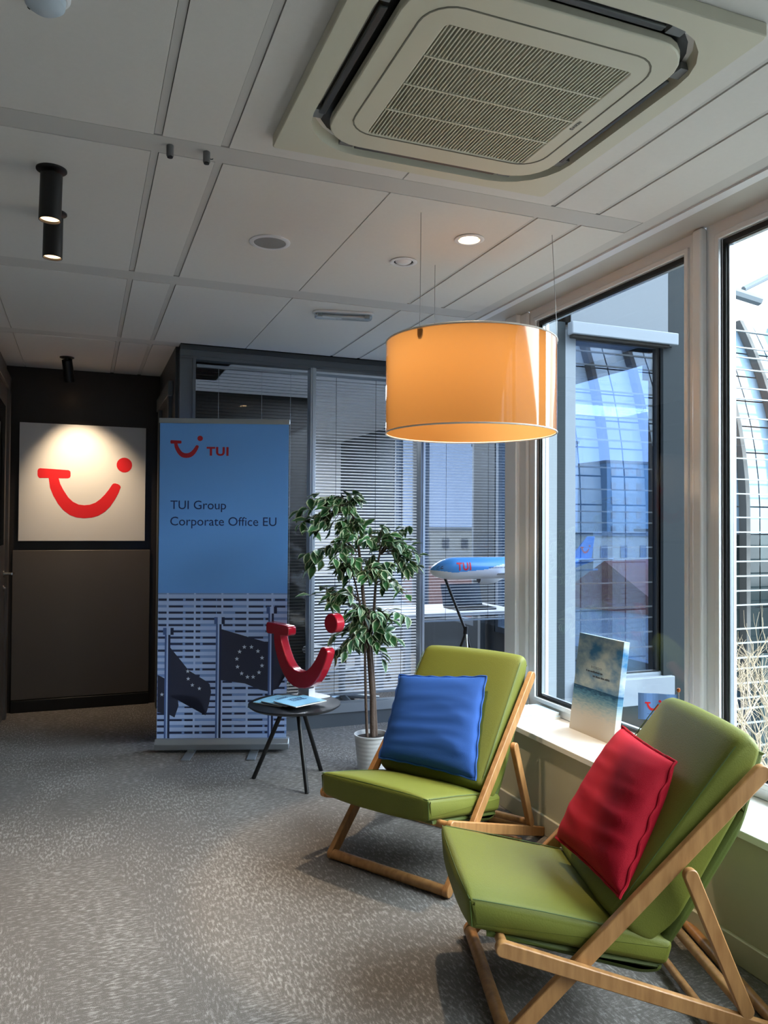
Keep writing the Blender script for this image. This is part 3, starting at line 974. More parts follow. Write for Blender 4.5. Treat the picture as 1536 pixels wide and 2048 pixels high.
# flag poles with caps
for (cx, top, x0c) in ((190, 475, 145), (710, 365, 655), (1245, 255, 1190)):
    brect(cx - 26, top, cx - 8, 1565, 8, 7); brect(cx - 8, top, cx + 8, 1565, 1, 7); brect(cx + 8, top, cx + 30, 1565, 3, 7)
    brect(cx - 45, top - 72, cx - 10, top, 8, 8); brect(cx - 10, top - 72, cx + 30, top, 1, 8); brect(cx + 30, top - 72, cx + 62, top, 3, 8)
# logo and lettering (photo pixels)
def bl(px0, py0, kx):
    def fn(x, y):
        return (bx(px0) + x * kx, -.0046, bz(py0) + y * kx)
    return fn
kx = (bx(403) - bx(338.5))
sh.cur = 5
fnl = bl(338.5, 917, kx)
fn2 = lambda x, y: (fnl(x, y)[0], -.0046, bz(917) + (y - .10) * kx)
ngon_add(sh, whole, fn2); ngon_add(sh, dot, fn2)
put_text(sh, 'TUI', bx(455) - bx(411), lambda x, y: (bx(411) + x, -.0046, bz(911) + y), bold=.035, height=bz(893) - bz(911), spacing=1.1)
sh.cur = 6
put_text(sh, 'TUI Group', bx(451) - bx(340), lambda x, y: (bx(340) + x, -.0046, bz(1020) + y))
put_text(sh, 'Corporate Office EU', bx(552.5) - bx(340), lambda x, y: (bx(340) + x, -.0046, bz(1053) + y))
sh.build('banner_sheet', bmats, bn, norm=False)

# ------------------------------------------------------------------ side table with sculpture and brochures
TC = Vector((1.14, 4.34, 0)); TZ = .440
tb = thing('side_table', 'round black side table with three splayed legs', 'table', TC)
MB().lathe([(0, TZ - .02), (.245, TZ - .02), (.262, TZ - .008), (.262, TZ - .002), (.258, TZ), (0, TZ)], n=64).build('table_top', mat('table_black', '#16181b', .4), tb, smooth=True)
for (fx, fy) in ((.931, 4.452), (1.152, 4.105), (1.336, 4.46)):
    v = Vector((fx - TC.x, fy - TC.y, 0))
    a = v * .25; 
    MB().tube([(a.x, a.y, TZ - .02), (v.x, v.y, 0)], .0125, 12).build('leg', M_black, tb, smooth=True)
hub = MB().lathe([(0, TZ - .05), (.05, TZ - .05), (.05, TZ - .02)], n=24).build('hub', M_black, tb, smooth=True)
for a in (3.6, 4.2, 4.8, 5.4):
    MB().cyl((.052 * math.cos(a), .052 * math.sin(a), TZ - .035), (.058 * math.cos(a), .058 * math.sin(a), TZ - .035), .006, 10).build('screw', M_chrome, tb)
# smile sculpture
SC = Vector((1.215, 4.45, TZ))
ang = math.atan2(-.911, .411)
scu = thing('smile_sculpture', 'glossy red three-dimensional smile sculpture on a white stand on the black table', 'sculpture', SC, ang)
K = .65
DX = -.49 * K; DZ = .06 - .10 * K
def ext(poly, y0, y1, name, m, bev=.006):
    b = MB()
    b.prism([(DX + p[0] * K, DZ + p[1] * K) for p in poly], y0, y1, 'xz')
    return b.build(name, m, scu, bevel=bev, seg=3)
ext(whole, -.03, .03, 'smile', M_redgloss)
ext(dot, -.03, .03, 'dot', M_redgloss)
MB().cyl((DX + .86 * K, 0, DZ + .48 * K), (DX + .90 * K, 0, DZ + .66 * K), .008, 14).build('acrylic_rod', glass('acrylic', (.85, .9, .9), .15), scu, smooth=True)
MB().box(-.09, -.012, 0, .10, .13, .010).build('stand_plate', mat('stand_white', '#d6d8dc', .4), scu, bevel=.002)
MB().box(-.075, .031, .009, .070, .037, .075).box(.062, -.008, .009, .070, .031, .064).build('stand_bracket', MATS['stand_white'], scu)
# brochures
M_bro = mat('brochure_blue', '#8cc8ea', .4, noise=(14, .12))
M_paper = mat('paper_edge', '#d8d4cc', .7)
def brochure(x, y, rz, z, label, lines):
    t = thing('brochure', label, 'brochure', (x, y, z), rz, 'light blue brochures on the side table')
    MB().box(-.112, -.097, .001, .112, .097, .0055).build('page_block', M_paper, t)
    cv = MB(); n = 8
    for i in range(n):
        x0 = -.113 + .226 * i / n; x1 = x0 + .226 / n
        z0 = .006 + .004 * math.sin(PI * i / n); z1 = .006 + .004 * math.sin(PI * (i + 1) / n)
        cv.add([(x0, -.098, z0), (x1, -.098, z1), (x1, .098, z1), (x0, .098, z0)], [(0, 1, 2, 3)])
    cv.build('cover', M_bro, t, smooth=True, norm=True)
    s = MB()
    r = random.Random(int(x * 1000))
    for l in range(lines):
        xx = -.045 
        while xx < .045:
            w = r.uniform(.004, .011)
            s.box(xx, .05 - l * .016, .0108, xx + w, .058 - l * .016, .0112)
            xx += w + r.choice((.002, .002, .006))
    s.build('printed_lines', mat('ink_navy', '#22386a', .6), t)
    return t
brochure(1.065, 4.405, math.radians(38), TZ, 'light blue brochure at the bottom left of the fan on the black table', 2)
brochure(1.100, 4.345, math.radians(32), TZ + .0115, 'light blue brochure in the middle of the fan on the black table', 2)
brochure(1.150, 4.255, math.radians(25), TZ + .023, 'light blue brochure on top of the fan with dark printed lines', 4)

# ------------------------------------------------------------------ potted ficus
PX, PY = 1.62, 4.37
pl = thing('potted_tree', 'artificial variegated weeping fig tree in a white ribbed pot', 'plant', (PX, PY, 0))
prof = [(0, 0), (.078, 0)] + [(.078 + .022 * z / .205 + (.0012 if int(z / .012) % 2 else 0), z) for z in [i * .006 for i in range(1, 35)]] + [(.104, .207), (.104, .215), (.098, .215), (.094, .19), (0, .188)]
MB().lathe(prof, n=48).build('pot', mat('pot_white', '#d3d6d8', .35), pl, smooth=True)
MB().lathe([(.0, .198), (.05, .201), (.093, .192)], n=30).build('soil', mat('soil', '#2a211c', .95, bump=(120, 1)), pl, smooth=True)
M_bark = mat('bark', '#5a4a40', .8, noise=(30, .3), bump=(80, .5))
trunk1 = [(.005, -.01, .19), (.0, -.01, .45), (-.02, 0, .7), (-.035, 0, .85), (-.06, .0, 1.05), (-.075, 0, 1.22), (-.10, .0, 1.40), (-.15, 0, 1.62)]
trunk2 = [(.03, .01, .19), (.01, .0, .5), (-.01, .01, .80), (.02, .02, .95), (.03, .02, 1.15), (.06, .02, 1.33)]
trunk3 = [(-.034, -.02, .19), (-.044, -.02, .42), (-.050, -.02, .62), (-.052, -.02, .80), (-.07, 0, .95), (-.11, 0, 1.12), (-.16, .0, 1.28)]
for tk, r0, r1 in ((trunk1, .017, .006), (trunk2, .015, .005), (trunk3, .009, .004)):
    MB().tube(tk, [r0 + (r1 - r0) * i / (len(tk) - 1) for i in range(len(tk))], 10).build('stem', M_bark, pl, smooth=True)
def leaf_mat():
    m = bpy.data.materials.new('variegated_leaf')
    m.use_nodes = True
    n = m.node_tree; L = n.links
    b = n.nodes['Principled BSDF']
    b.inputs['Roughness'].default_value = .4
    uv = n.nodes.new('ShaderNodeAttribute'); uv.attribute_name = 'edge'
    nz = n.nodes.new('ShaderNodeTexNoise'); nz.inputs['Scale'].default_value = 14
    t = n.nodes.new('ShaderNodeTexCoord'); L.new(t.outputs['Object'], nz.inputs['Vector'])
    cr = n.nodes.new('ShaderNodeValToRGB')
    cr.color_ramp.elements[0].position = .35; cr.color_ramp.elements[0].color = lin('#173a22')
    cr.color_ramp.elements[1].position = .65; cr.color_ramp.elements[1].color = lin('#3f7640')
    L.new(nz.outputs['Fac'], cr.inputs[0])
    mx = n.nodes.new('ShaderNodeMix'); mx.data_type = 'RGBA'
    mr = n.nodes.new('ShaderNodeMapRange'); mr.inputs['From Min'].default_value = .62; mr.inputs['From Max'].default_value = .95
    L.new(uv.outputs['Fac'], mr.inputs['Value'])
    L.new(mr.outputs['Result'], mx.inputs['Factor'])
    L.new(cr.outputs[0], mx.inputs['A'])
    mx.inputs['B'].default_value = lin('#cfdcb4')
    L.new(mx.outputs['Result'], b.inputs['Base Color'])
    return m
def leaf(vs, fs, ed, base, d, nrm, ln, wd):
    """pointed oval leaf with a fold along its midrib; edge value 0 at the midrib, 1 at the rim"""
    d = d.normalized(); s = d.cross(nrm).normalized(); nrm = s.cross(d).normalized()
    prof = [(0, .02), (.18, .62), (.42, 1.0), (.68, .74), (.88, .30), (1.0, 0.02)]
    o = len(vs)
    for (t_, w) in prof:
        c0 = base + d * (ln * t_) - nrm * (ln * .18 * t_ * t_)
        for k in (-1, -.45, 0, .45, 1):
            vs.append(c0 + s * (wd * w * k) + nrm * (wd * .35 * abs(k) * w))
            ed.append(abs(k) if abs(k) < .9 else 1.0)
    for i in range(len(prof) - 1):
        for j in range(4):
            a = o + i * 5 + j
            fs.append((a, a + 1, a + 6, a + 5))
lv, lf, le = [], [], []
twg = MB()
# leaf clusters: centre (relative to the pot), radii, number of twigs
clusters = [
    ((-.20, 0, 1.60), (.16, .12, .08), 14, (-.12, 0, 1.50)),
    ((-.36, 0, 1.47), (.11, .10, .09), 12, (-.14, 0, 1.52)),
    ((-.18, -.05, 1.45), (.16, .12, .10), 12, (-.11, 0, 1.42)),
    ((-.30, 0, 1.24), (.13, .12, .11), 13, (-.10, 0, 1.30)),
    ((.02, 0, 1.38), (.13, .12, .07), 11, (.05, .02, 1.30)),
    ((.17, 0, 1.34), (.12, .12, .08), 12, (.06, .02, 1.28)),
    ((.24, -.03, 1.22), (.08, .10, .12), 10, (.06, .02, 1.30)),
    ((-.08, -.08, 1.24), (.16, .13, .10), 14, (-.06, 0, 1.12)),
    ((.05, -.04, 1.14), (.14, .11, .08), 9, (.03, .02, 1.10)),
    ((-.22, .06, 1.02), (.11, .12, .07), 9, (-.07, 0, 1.0)),
    ((-.15, .04, .90), (.14, .13, .09), 13, (-.05, 0, .92)),
    ((.02, 0, .90), (.13, .13, .08), 11, (-.02, 0, .90)),
    ((-.14, .05, .76), (.12, .12, .06), 9, (-.03, 0, .80)),
    ((.05, -.03, .78), (.11, .12, .06), 9, (-.01, 0, .78)),
]
for (cc, rr, nt_, root) in clusters:
    root = Vector(root)
    for k in range(nt_):
        tip = Vector((cc[0] + rnd.gauss(0, .6) * rr[0], cc[1] + rnd.gauss(0, .6) * rr[1], cc[2] + rnd.gauss(0, .6) * rr[2]))
        mid = (root + tip) / 2 + Vector((0, 0, .05))
        pts = [root, mid, tip]
        twg.tube(pts, [.0028, .002, .0012], 5)
        nl = rnd.randint(5, 7)
        for q in range(nl):
            f = .45 + .55 * (q + 1) / nl
            p = root.lerp(mid, min(1, f * 2)) if f < .5 else mid.lerp(tip, f * 2 - 1)
            out_ = (tip - root); out_.z = 0
            if out_.length < .01: out_ = Vector((1, 0, 0))
            out_.normalize()
            d = out_ * rnd.uniform(.1, .9) + Vector((rnd.uniform(-.8, .8), rnd.uniform(-.8, .8), rnd.uniform(-1.0, .25)))
            nr = Vector((rnd.uniform(-.5, .5), rnd.uniform(-.7, .3), 1))
            ln = rnd.uniform(.06, .095)
            leaf(lv, lf, le, p, d, nr, ln, ln * .29)
twg.build('twig_tangle', M_bark, pl, smooth=True)['kind'] = 'stuff'
fo = MB().add(lv, lf)
fobj = fo.build('foliage', leaf_mat(), pl, smooth=True, norm=False)
at = fobj.data.attributes.new('edge', 'FLOAT', 'POINT')
at.data.foreach_set('value', le)
fobj['kind'] = 'stuff'

# ------------------------------------------------------------------ lounge chairs
def leather(name, col, col2):
    m = mat(name, col, .52, spec=.22, noise=(4, .06), bump=(240, .12))
    return m
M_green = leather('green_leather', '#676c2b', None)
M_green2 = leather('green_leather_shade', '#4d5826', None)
M_seam = mat('seam_thread', '#44581f', .6)

def cushion(mb, prof, half, crown, nsl=13):
    """extrude a rounded profile (u, z) across the width with a soft crown"""
    n = len(prof)
    cx = sum(p[0] for p in prof) / n; cz_ = sum(p[1] for p in prof) / n
    vs, fs = [], []
    # outward normals
    nr = []
    for i in range(n):
        a = Vector(prof[i - 1]); b = Vector(prof[(i + 1) % n])
        t_ = (b - a).normalized(); nn = Vector((t_.y, -t_.x))
        if nn.dot(Vector((prof[i][0] - cx, prof[i][1] - cz_))) < 0: nn = -nn
        nr.append(nn)
    S = [-1, -.985, -.955, -.90] + [-.9 + 1.8 * k / (nsl - 1) for k in range(1, nsl - 1)] + [.90, .955, .985, 1]
    for s in S:
        e = max(0, (abs(s) - .90) / .10)
        shr = (1 - math.sqrt(max(0, 1 - e * e))) * .018          # rounded rim
        bul = crown * (1 - (abs(s)) ** 3)
        for i in range(n):
            p = Vector(prof[i]) + nr[i] * (bul - shr)
            vs.append((s * half, p.x, p.y))
    k = len(S)
    for a in range(k - 1):
        for i in range(n):
            j = (i + 1) % n
            fs.append((a * n + i, a * n + j, (a + 1) * n + j, (a + 1) * n + i))
    fs.append(tuple(range(n - 1, -1, -1))); fs.append(tuple((k - 1) * n + i for i in range(n)))
    mb.add(vs, fs)

def round_poly(pts, r, n=4):
    """round the corners of a polygon; r per corner or one number"""
    out_ = []
    k = len(pts)
    for i in range(k):
        p = Vector(pts[i]); a = Vector(pts[i - 1]); b = Vector(pts[(i + 1) % k])
        rr = r[i] if isinstance(r, (list, tuple)) else r
        da = (a - p); db = (b - p)
        l = min(rr, da.length * .45, db.length * .45)
        pa = p + da.normalized() * l; pb = p + db.normalized() * l
        for q in range(n + 1):
            t_ = q / n
            out_.append(tuple((pa * (1 - t_) + p * t_) * (1 - t_) + (p * (1 - t_) + pb * t_) * t_))
    return out_

def resample(poly, step=.03):
    out_ = []
    k = len(poly)
    for i in range(k):
        a = Vector(poly[i]); b = Vector(poly[(i + 1) % k])
        n = max(1, int((b - a).length / step))
        for q in range(n):
            out_.append(tuple(a.lerp(b, q / n)))
    return out_

SEAT = round_poly([(-.108, .408), (-.100, .318), (.47, .196), (.49, .262), (.36, .304)], [.016, .014, .02, .02, .05])
SEATB = round_poly([(-.058, .312), (-.040, .284), (.40, .166), (.455, .168), (.468, .20)], [.008, .02, .03, .03, .01])
BACK = round_poly([(.300, .345), (.685, .838), (.722, .848), (.752, .812), (.70, .655), (.50, .318), (.42, .262), (.385, .275)], [.03, .03, .02, .02, .05, .05, .03, .03])
BACKB = round_poly([(.44, .250), (.476, .228), (.545, .326), (.705, .576), (.768, .792), (.752, .812), (.700, .655)], [.01, .01, .03, .05, .012, .01, .05])
def seam_line(a, b, half):
    return [(-half, a, b), (half, a, b)]
def lounge_chair(loc, rz, label):
    t = thing('lounge_chair', label, 'chair', loc, rz)
    x = .295
    for s in (-1, 1):
        xa = s * x
        MB().prism(stadium((.0, .025), (.733, .752), .046), xa - .012, xa + .012, 'yz').build('back_bar', M_wood, t, bevel=.003)
        xo = s * (x + .026)
        MB().prism(stadium((-.02, .290), (.79, .022), .042), xo - .012, xo + .012, 'yz').build('seat_rail', M_wood, t, bevel=.003)
        MB().prism(stadium((.512, .477), (.672, .098), .040), xo - .012, xo + .012, 'yz').build('strut', M_wood, t, bevel=.003)
    for (u, z, r) in ((.0, .024, .021), (.792, .021, .018), (.672, .098, .016), (.60, .036, .013)):
        xx = x if u < .1 else x + .02
        if abs(u - .60) < .001: xx = x + .015
        MB().cyl((-xx, u, z), (xx, u, z), r, 20).build('dowel', M_wood, t, smooth=True)
    MB().cyl((-x - .014, -.015, .288), (x + .014, -.015, .288), .015, 16).build('dowel', M_wood, t, smooth=True)
    h = .272
    b = MB(); cushion(b, resample(SEAT), h, .016); b.build('seat_cushion', M_green, t, smooth=True)
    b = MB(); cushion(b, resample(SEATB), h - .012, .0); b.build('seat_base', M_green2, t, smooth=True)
    b = MB(); cushion(b, resample(BACK), h, .012); b.build('back_cushion', M_green, t, smooth=True)
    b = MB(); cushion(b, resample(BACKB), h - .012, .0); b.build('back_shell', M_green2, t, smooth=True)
    # stitched seams around the cushion faces
    sm = MB()
    q = h - .0035
    for s in (-1, 1):
        sm.tube([(s * q, -.094, .402), (s * q, .10, .363), (s * q, .34, .308)], .0018, 6)
        sm.tube([(s * q, -.102, .396), (s * q, -.096, .325)], .0018, 6)
        sm.tube([(s * q, .33, .38), (s * q, .50, .60), (s * q, .672, .82)], .0018, 6)
    pts = []
    for i in range(15):
        w = -1 + 2 * i / 14
        pts.append((w * q, -.103 - .016 * (1 - abs(w) ** 3) * .72, .402 + .016 * (1 - abs(w) ** 3) * .72))
    sm.tube(pts, .0018, 6)
    sm.build('stitching', M_seam, t, smooth=True)
    return t
W1 = (.535, -.8448); W2 = (-.2987, -.9543)
def chair_loc(o, w): return (o[0] - w[0] * .295, o[1] - w[1] * .295, 0)
ch1 = lounge_chair(chair_loc((1.347, 2.767), W1), math.atan2(W1[1], W1[0]), 'green leather lounge chair holding the blue cushion, farther from the camera')
ch2 = lounge_chair(chair_loc((1.12, 1.917), W2), math.atan2(W2[1], W2[0]), 'green leather lounge chair holding the red cushion, nearest the camera')

# ------------------------------------------------------------------ scatter cushions
def fabric(name, col):
    m = mat(name, col, .75, spec=.2, noise=(6, .08), bump=(600, .25))
    return m
def on_back(x, sl, off):
    """point in chair space: x across, sl up along the back face, off in front of it"""
    return Vector((x, .30 + .615 * sl - .788 * off, .345 + .788 * sl + .615 * off))
def pillow(name, label, chair_rz, chair_loc_, corners, thick, m, seed):
    """soft cushion spanned by its four corners (top left, top right, bottom right, bottom left)"""
    r = random.Random(seed)
    TL, TR, BR, BL = corners
    cen = (TL + TR + BR + BL) / 4
    Mw = Matrix.Translation(Vector(chair_loc_)) @ Matrix.Rotation(chair_rz, 4, 'Z')
    base = Mw @ cen
    t = thing(name, label, 'cushion', base, chair_rz)
    nrm = (TR - BL).cross(TL - BR).normalized()
    if nrm.y > 0: nrm = -nrm          # front of the cushion
    N = 44
    ph = [r.uniform(0, 6) for _ in range(10)]
    def pt(a, b, side):
        """a across, b up, side +1 front, -1 back"""
        ea = max(0, 1 - abs(a) ** 3.0); eb = max(0, 1 - abs(b) ** 3.0)
        th = thick * ea ** .5 * eb ** .5
        u, v = (a + 1) / 2, (b + 1) / 2
        pin = 1 - .035 * (1 - a * a) * abs(b) ** 4
        pin2 = 1 - .035 * (1 - b * b) * abs(a) ** 4
        u = .5 + (u - .5) * pin2; v = .5 + (v - .5) * pin
        p = BL * (1 - u) * (1 - v) + BR * u * (1 - v) + TR * u * v + TL * (1 - u) * v
        fold = 0
        if side > 0:
            e = min(1, 3 * (1 - max(abs(a), abs(b))))
            for k in range(5):
                q = b * (5 + 2.1 * k) + a * (1.1 - .7 * k) + 1.3 * a * a * math.sin(ph[k]) + ph[k]
                amp = (.0045, .0042, .0036, .0028, .0022)[k]
                fold += .6 * amp * (1 - abs(math.sin(q))) * (.45 + .55 * abs(math.sin(a * 1.7 + ph[k + 4]))) * (1.35 - .75 * b) * e
        rim = .004 * math.sin(17 * (a - b) + ph[3]) if max(abs(a), abs(b)) > .96 else 0
        return p + nrm * (side * th / 2 + fold + rim) - cen
    b_ = MB()
    for side in (1, -1):
        vs = [pt(-1 + 2 * i / N, -1 + 2 * j / N, side) for j in range(N + 1) for i in range(N + 1)]
        fs = [(j * (N + 1) + i, j * (N + 1) + i + 1, (j + 1) * (N + 1) + i + 1, (j + 1) * (N + 1) + i) for j in range(N) for i in range(N)]
        b_.add(vs, fs)
    b_.build('cover', m, t, smooth=True)
    e_ = MB()
    rim = []
    for k in range(4):
        for i in range(N):
            u = -1 + 2 * i / N
            a, c_ = [(u, -1), (1, u), (-u, 1), (-1, -u)][k]
            rim.append(pt(a, c_, 1) * 1.012)
    e_.tube(rim, .0045, 6, closed=True)
    e_.build('seam', m, t, smooth=True)
    return t
pillow('blue_cushion', 'square crumpled blue cushion leaning on the farther green chair', math.atan2(W1[1], W1[0]), chair_loc((1.347, 2.767), W1),
       (on_back(-.292, .421, .072), on_back(.160, .479, .066), on_back(.262, .012, .050), on_back(-.235, .012, .060)), .105, fabric('blue_cotton', '#234c93'), 3)
pillow('red_cushion', 'square dark red cushion leaning on the nearest green chair', math.atan2(W2[1], W2[0]), chair_loc((1.12, 1.917), W2),
       (on_back(-.206, .458, .080), on_back(.158, .463, .055), on_back(.285, .062, .015), on_back(-.113, .030, .080)), .13, fabric('red_cotton', '#a50f24'), 5)

# ------------------------------------------------------------------ things on the window sill
cvb = thing('beach_canvas', 'upright beach picture box leaning on the window, on the white sill', 'picture', (2.275, 3.13, .452))
Mc = MB()
hh, ww, th = .475, .345, .032
Mc.box(-.0, -ww / 2, 0, th, ww / 2, hh)
def beach_mat():
    m = bpy.data.materials.new('beach_print')
    m.use_nodes = True
    n = m.node_tree; L = n.links
    b = n.nodes['Principled BSDF']; b.inputs['Roughness'].default_value = .35
    t = n.nodes.new('ShaderNodeTexCoord')
    sp = n.nodes.new('ShaderNodeSeparateXYZ'); L.new(t.outputs['Object'], sp.inputs[0])
    mp = n.nodes.new('ShaderNodeMapping'); mp.inputs['Scale'].default_value = (6, 6, 11); mp.inputs['Rotation'].default_value = (.5, 0, 0)
    L.new(t.outputs['Object'], mp.inputs[0])
    nz = n.nodes.new('ShaderNodeTexNoise'); nz.inputs['Scale'].default_value = 1.3; nz.inputs['Detail'].default_value = 6
    L.new(mp.outputs[0], nz.inputs['Vector'])
    sky = n.nodes.new('ShaderNodeValToRGB')
    sky.color_ramp.elements[0].position = .36; sky.color_ramp.elements[0].color = lin('#2f6a96')
    sky.color_ramp.elements[1].position = .62; sky.color_ramp.elements[1].color = lin('#a9b4b4')
    L.new(nz.outputs['Fac'], sky.inputs[0])
    # waves: bands of height with ripples
    mp2 = n.nodes.new('ShaderNodeMapping'); mp2.inputs['Scale'].default_value = (1, 14, 60)
    L.new(t.outputs['Object'], mp2.inputs[0])
    n2 = n.nodes.new('ShaderNodeTexNoise'); n2.inputs['Scale'].default_value = 2.2; n2.inputs['Detail'].default_value = 4
    L.new(mp2.outputs[0], n2.inputs['Vector'])
    ad = n.nodes.new('ShaderNodeMath'); ad.operation = 'MULTIPLY_ADD'; ad.inputs[1].default_value = .09; ad.inputs[2].default_value = -.045
    L.new(n2.outputs['Fac'], ad.inputs[0])
    a2 = n.nodes.new('ShaderNodeMath'); a2.operation = 'ADD'
    L.new(sp.outputs['Z'], a2.inputs[0]); L.new(ad.outputs[0], a2.inputs[1])
    sea = n.nodes.new('ShaderNodeValToRGB')
    e = sea.color_ramp.elements
    e[0].position = .0; e[0].color = lin('#c2b5a5')
    e[1].position = .215; e[1].color = lin('#1b4668')
    for p_, c_ in ((.09, '#bdb4a8'), (.13, '#a3acaa'), (.165, '#7693a0'), (.19, '#4d7c98')):
        x = e.new(p_); x.color = lin(c_)
    L.new(a2.outputs[0], sea.inputs[0])
    gt = n.nodes.new('ShaderNodeMath'); gt.operation = 'GREATER_THAN'; gt.inputs[1].default_value = .222
    L.new(sp.outputs['Z'], gt.inputs[0])
    mx = n.nodes.new('ShaderNodeMix'); mx.data_type = 'RGBA'
    L.new(gt.outputs[0], mx.inputs['Factor']); L.new(sea.outputs[0], mx.inputs['A']); L.new(sky.outputs[0], mx.inputs['B'])
    L.new(mx.outputs['Result'], b.inputs['Base Color'])
    return m
Mb = Mc.build('picture_box', [beach_mat()], cvb, bevel=.001, rot=(0, math.radians(7.6), 0))
tx = MB()
put_text(tx, 'ENTDECKER', .085, lambda x, y: (-.0006, .05 - x, .318 + y))
rl = random.Random(5)
for (zz, y0, wid) in ((.298, .085, .125), (.278, .03, .13)):    # two lines too small to read
    y = y0
    while y > y0 - wid:
        w_ = rl.uniform(.004, .008)
        tx.box(-.0009, y, zz, -.0003, y - w_, zz + rl.choice((.007, .009)))
        y -= w_ + rl.choice((.0015, .0015, .005))
tx.build('printed_text', mat('ink_dark', '#3c4450', .6), cvb, rot=(0, math.radians(7.6), 0))
# leaflet box lying at the far end of the sill
def flat_box(name, label, cat, x0, y0, x1, y1, z, h, m, mtop):
    t = thing(name, label, cat, ((x0 + x1) / 2, (y0 + y1) / 2, z))
    w, d = (x1 - x0) / 2, (y1 - y0) / 2
    MB().box(-w, -d, 0, w, d, h * .8).build('pages', m, t, bevel=.001)
    MB().box(-w - .001, -d - .001, h * .8, w + .001, d + .001, h).build('cover', mtop, t)
    return t
M_mag = mat('magazine_cover', '#c4d3de', .35, noise=(22, .25))
flat_box('magazine', 'white magazine lying at the bottom of the pile on the far end of the sill', 'magazine', 2.06, 3.46, 2.33, 3.68, .452, .018, M_paper, M_mag)
flat_box('magazine', 'white magazine lying on top of the pile on the far end of the sill', 'magazine', 2.065, 3.465, 2.325, 3.675, .470, .016, M_paper, M_mag)
# desk flag
fl = thing('desk_flag', 'small blue table flag with red smile logo on the sill behind the nearest chair', 'flag', (2.2, 2.453, .452))
MB().lathe([(0, 0), (.035, 0), (.035, .008), (.012, .014), (0, .014)], n=24).build('base', M_sill, fl, smooth=True)
MB().cyl((0, 0, .012), (0, 0, .352), .0025, 10).build('pole', M_chrome, fl, smooth=True)
MB().lathe([(0, .350), (.0055, .352), (.008, .359), (.0055, .366), (0, .368)], n=16).build('finial', mat('copper', '#b9693a', .3, metal=.8), fl, smooth=True)
fc = MB()
fd = Vector((-.743, .669, 0)); fs_ = .152
def fpt(x, z, off=0.0):   # x: 0 at left edge, 0.152 at the pole
    q = fs_ - x
    wv = .003 * math.sin(x * 70)
    nn = Vector((-.669, -.743, 0))
    p = fd * q + nn * (wv + off)
    return (p.x, p.y, .232 + z + .004 * (x / fs_))
n = 14
for i in range(n):
    x0, x1 = fs_ * i / n, fs_ * (i + 1) / n
    fc.add([fpt(x0, 0), fpt(x1, 0), fpt(x1, .105), fpt(x0, .105)], [(0, 1, 2, 3)])
fc.cur = 1
ngon_add(fc, whole, lambda x, y: fpt(.026 + x * .062, .030 + y * .062, .0008))
ngon_add(fc, dot, lambda x, y: fpt(.026 + x * .062, .030 + y * .062, .0008))
put_text(fc, 'TUI', .045, lambda x, y: fpt(.094 + x, .040 + y, .0008), bold=.03)
fc.cur = 2
fc.add([fpt(.035, .0225, .0008), fpt(.085, .0225, .0008), fpt(.085, .0238, .0008), fpt(.035, .0238, .0008)], [(0, 1, 2, 3)])
fc.build('flag_cloth', [mat('flag_blue', '#6a93cf', .6), M_red, mat('ink_navy', '#22386a', .6)], fl, norm=False)

# ------------------------------------------------------------------ model aircraft on its stand
AP = Vector((2.139, 4.68, 1.172))
pln = thing('model_aircraft', 'blue and white model airliner on a stand by the far window', 'model aircraft', AP)
LEN = 1.30; RF = .073
def fus_r(t):
    if t < .14: return RF * (1 - (1 - t / .14) ** 2.2) ** .62
    if t < .62: return RF
    k = (t - .62) / .38
    return RF * (1 - .92 * k ** 1.5)
def fus_c(t):
    base = 0.0
    if t < .14: base = -.016 * (1 - t / .14) ** 2
    if t > .62: base = .048 * ((t - .62) / .38) ** 1.4
    return base
fz = MB()
NR, NS = 150, 96
rings = []
for i in range(NR + 1):
    t_ = (i / NR) ** 1.25 if i < NR else 1.0
    r = max(fus_r(t_), .0008); zc = fus_c(t_)
    rings.append([(t_ * LEN, r * math.sin(2 * PI * j / NS), zc + r * math.cos(2 * PI * j / NS)) for j in range(NS)])
for i in range(NR):
    for j in range(NS):
        j2 = (j + 1) % NS
        tm = (rings[i][0][0] + rings[i + 1][0][0]) / 2 / LEN
        zz = (rings[i][j][2] + rings[i][j2][2] + rings[i + 1][j][2] + rings[i + 1][j2][2]) / 4 - fus_c(tm)
        k = zz / RF
        # blue livery wave: deep at the nose, high amidships, deep again at the tail
        lim = -.18 + .0 * tm
        if tm < .30: lim = -.32 + .25 * abs(tm - .12) / .18 - (.0 if tm > .1 else -.25 * (1 - tm / .1))
        elif tm < .55: lim = -.05 + .55 * math.sin((tm - .30) / .25 * PI / 1.3)
        else: lim = max(-.9, .45 - 3.2 * (tm - .55))
        fz.cur = 0 if k > lim else 1
        fz.add([rings[i][j], rings[i + 1][j], rings[i + 1][j2], rings[i][j2]], [(0, 1, 2, 3)])
M_ab = mat('aircraft_blue', '#4f9be0', .3, coat=.3); M_aw = mat('aircraft_white', '#dfe3e8', .3, coat=.3)
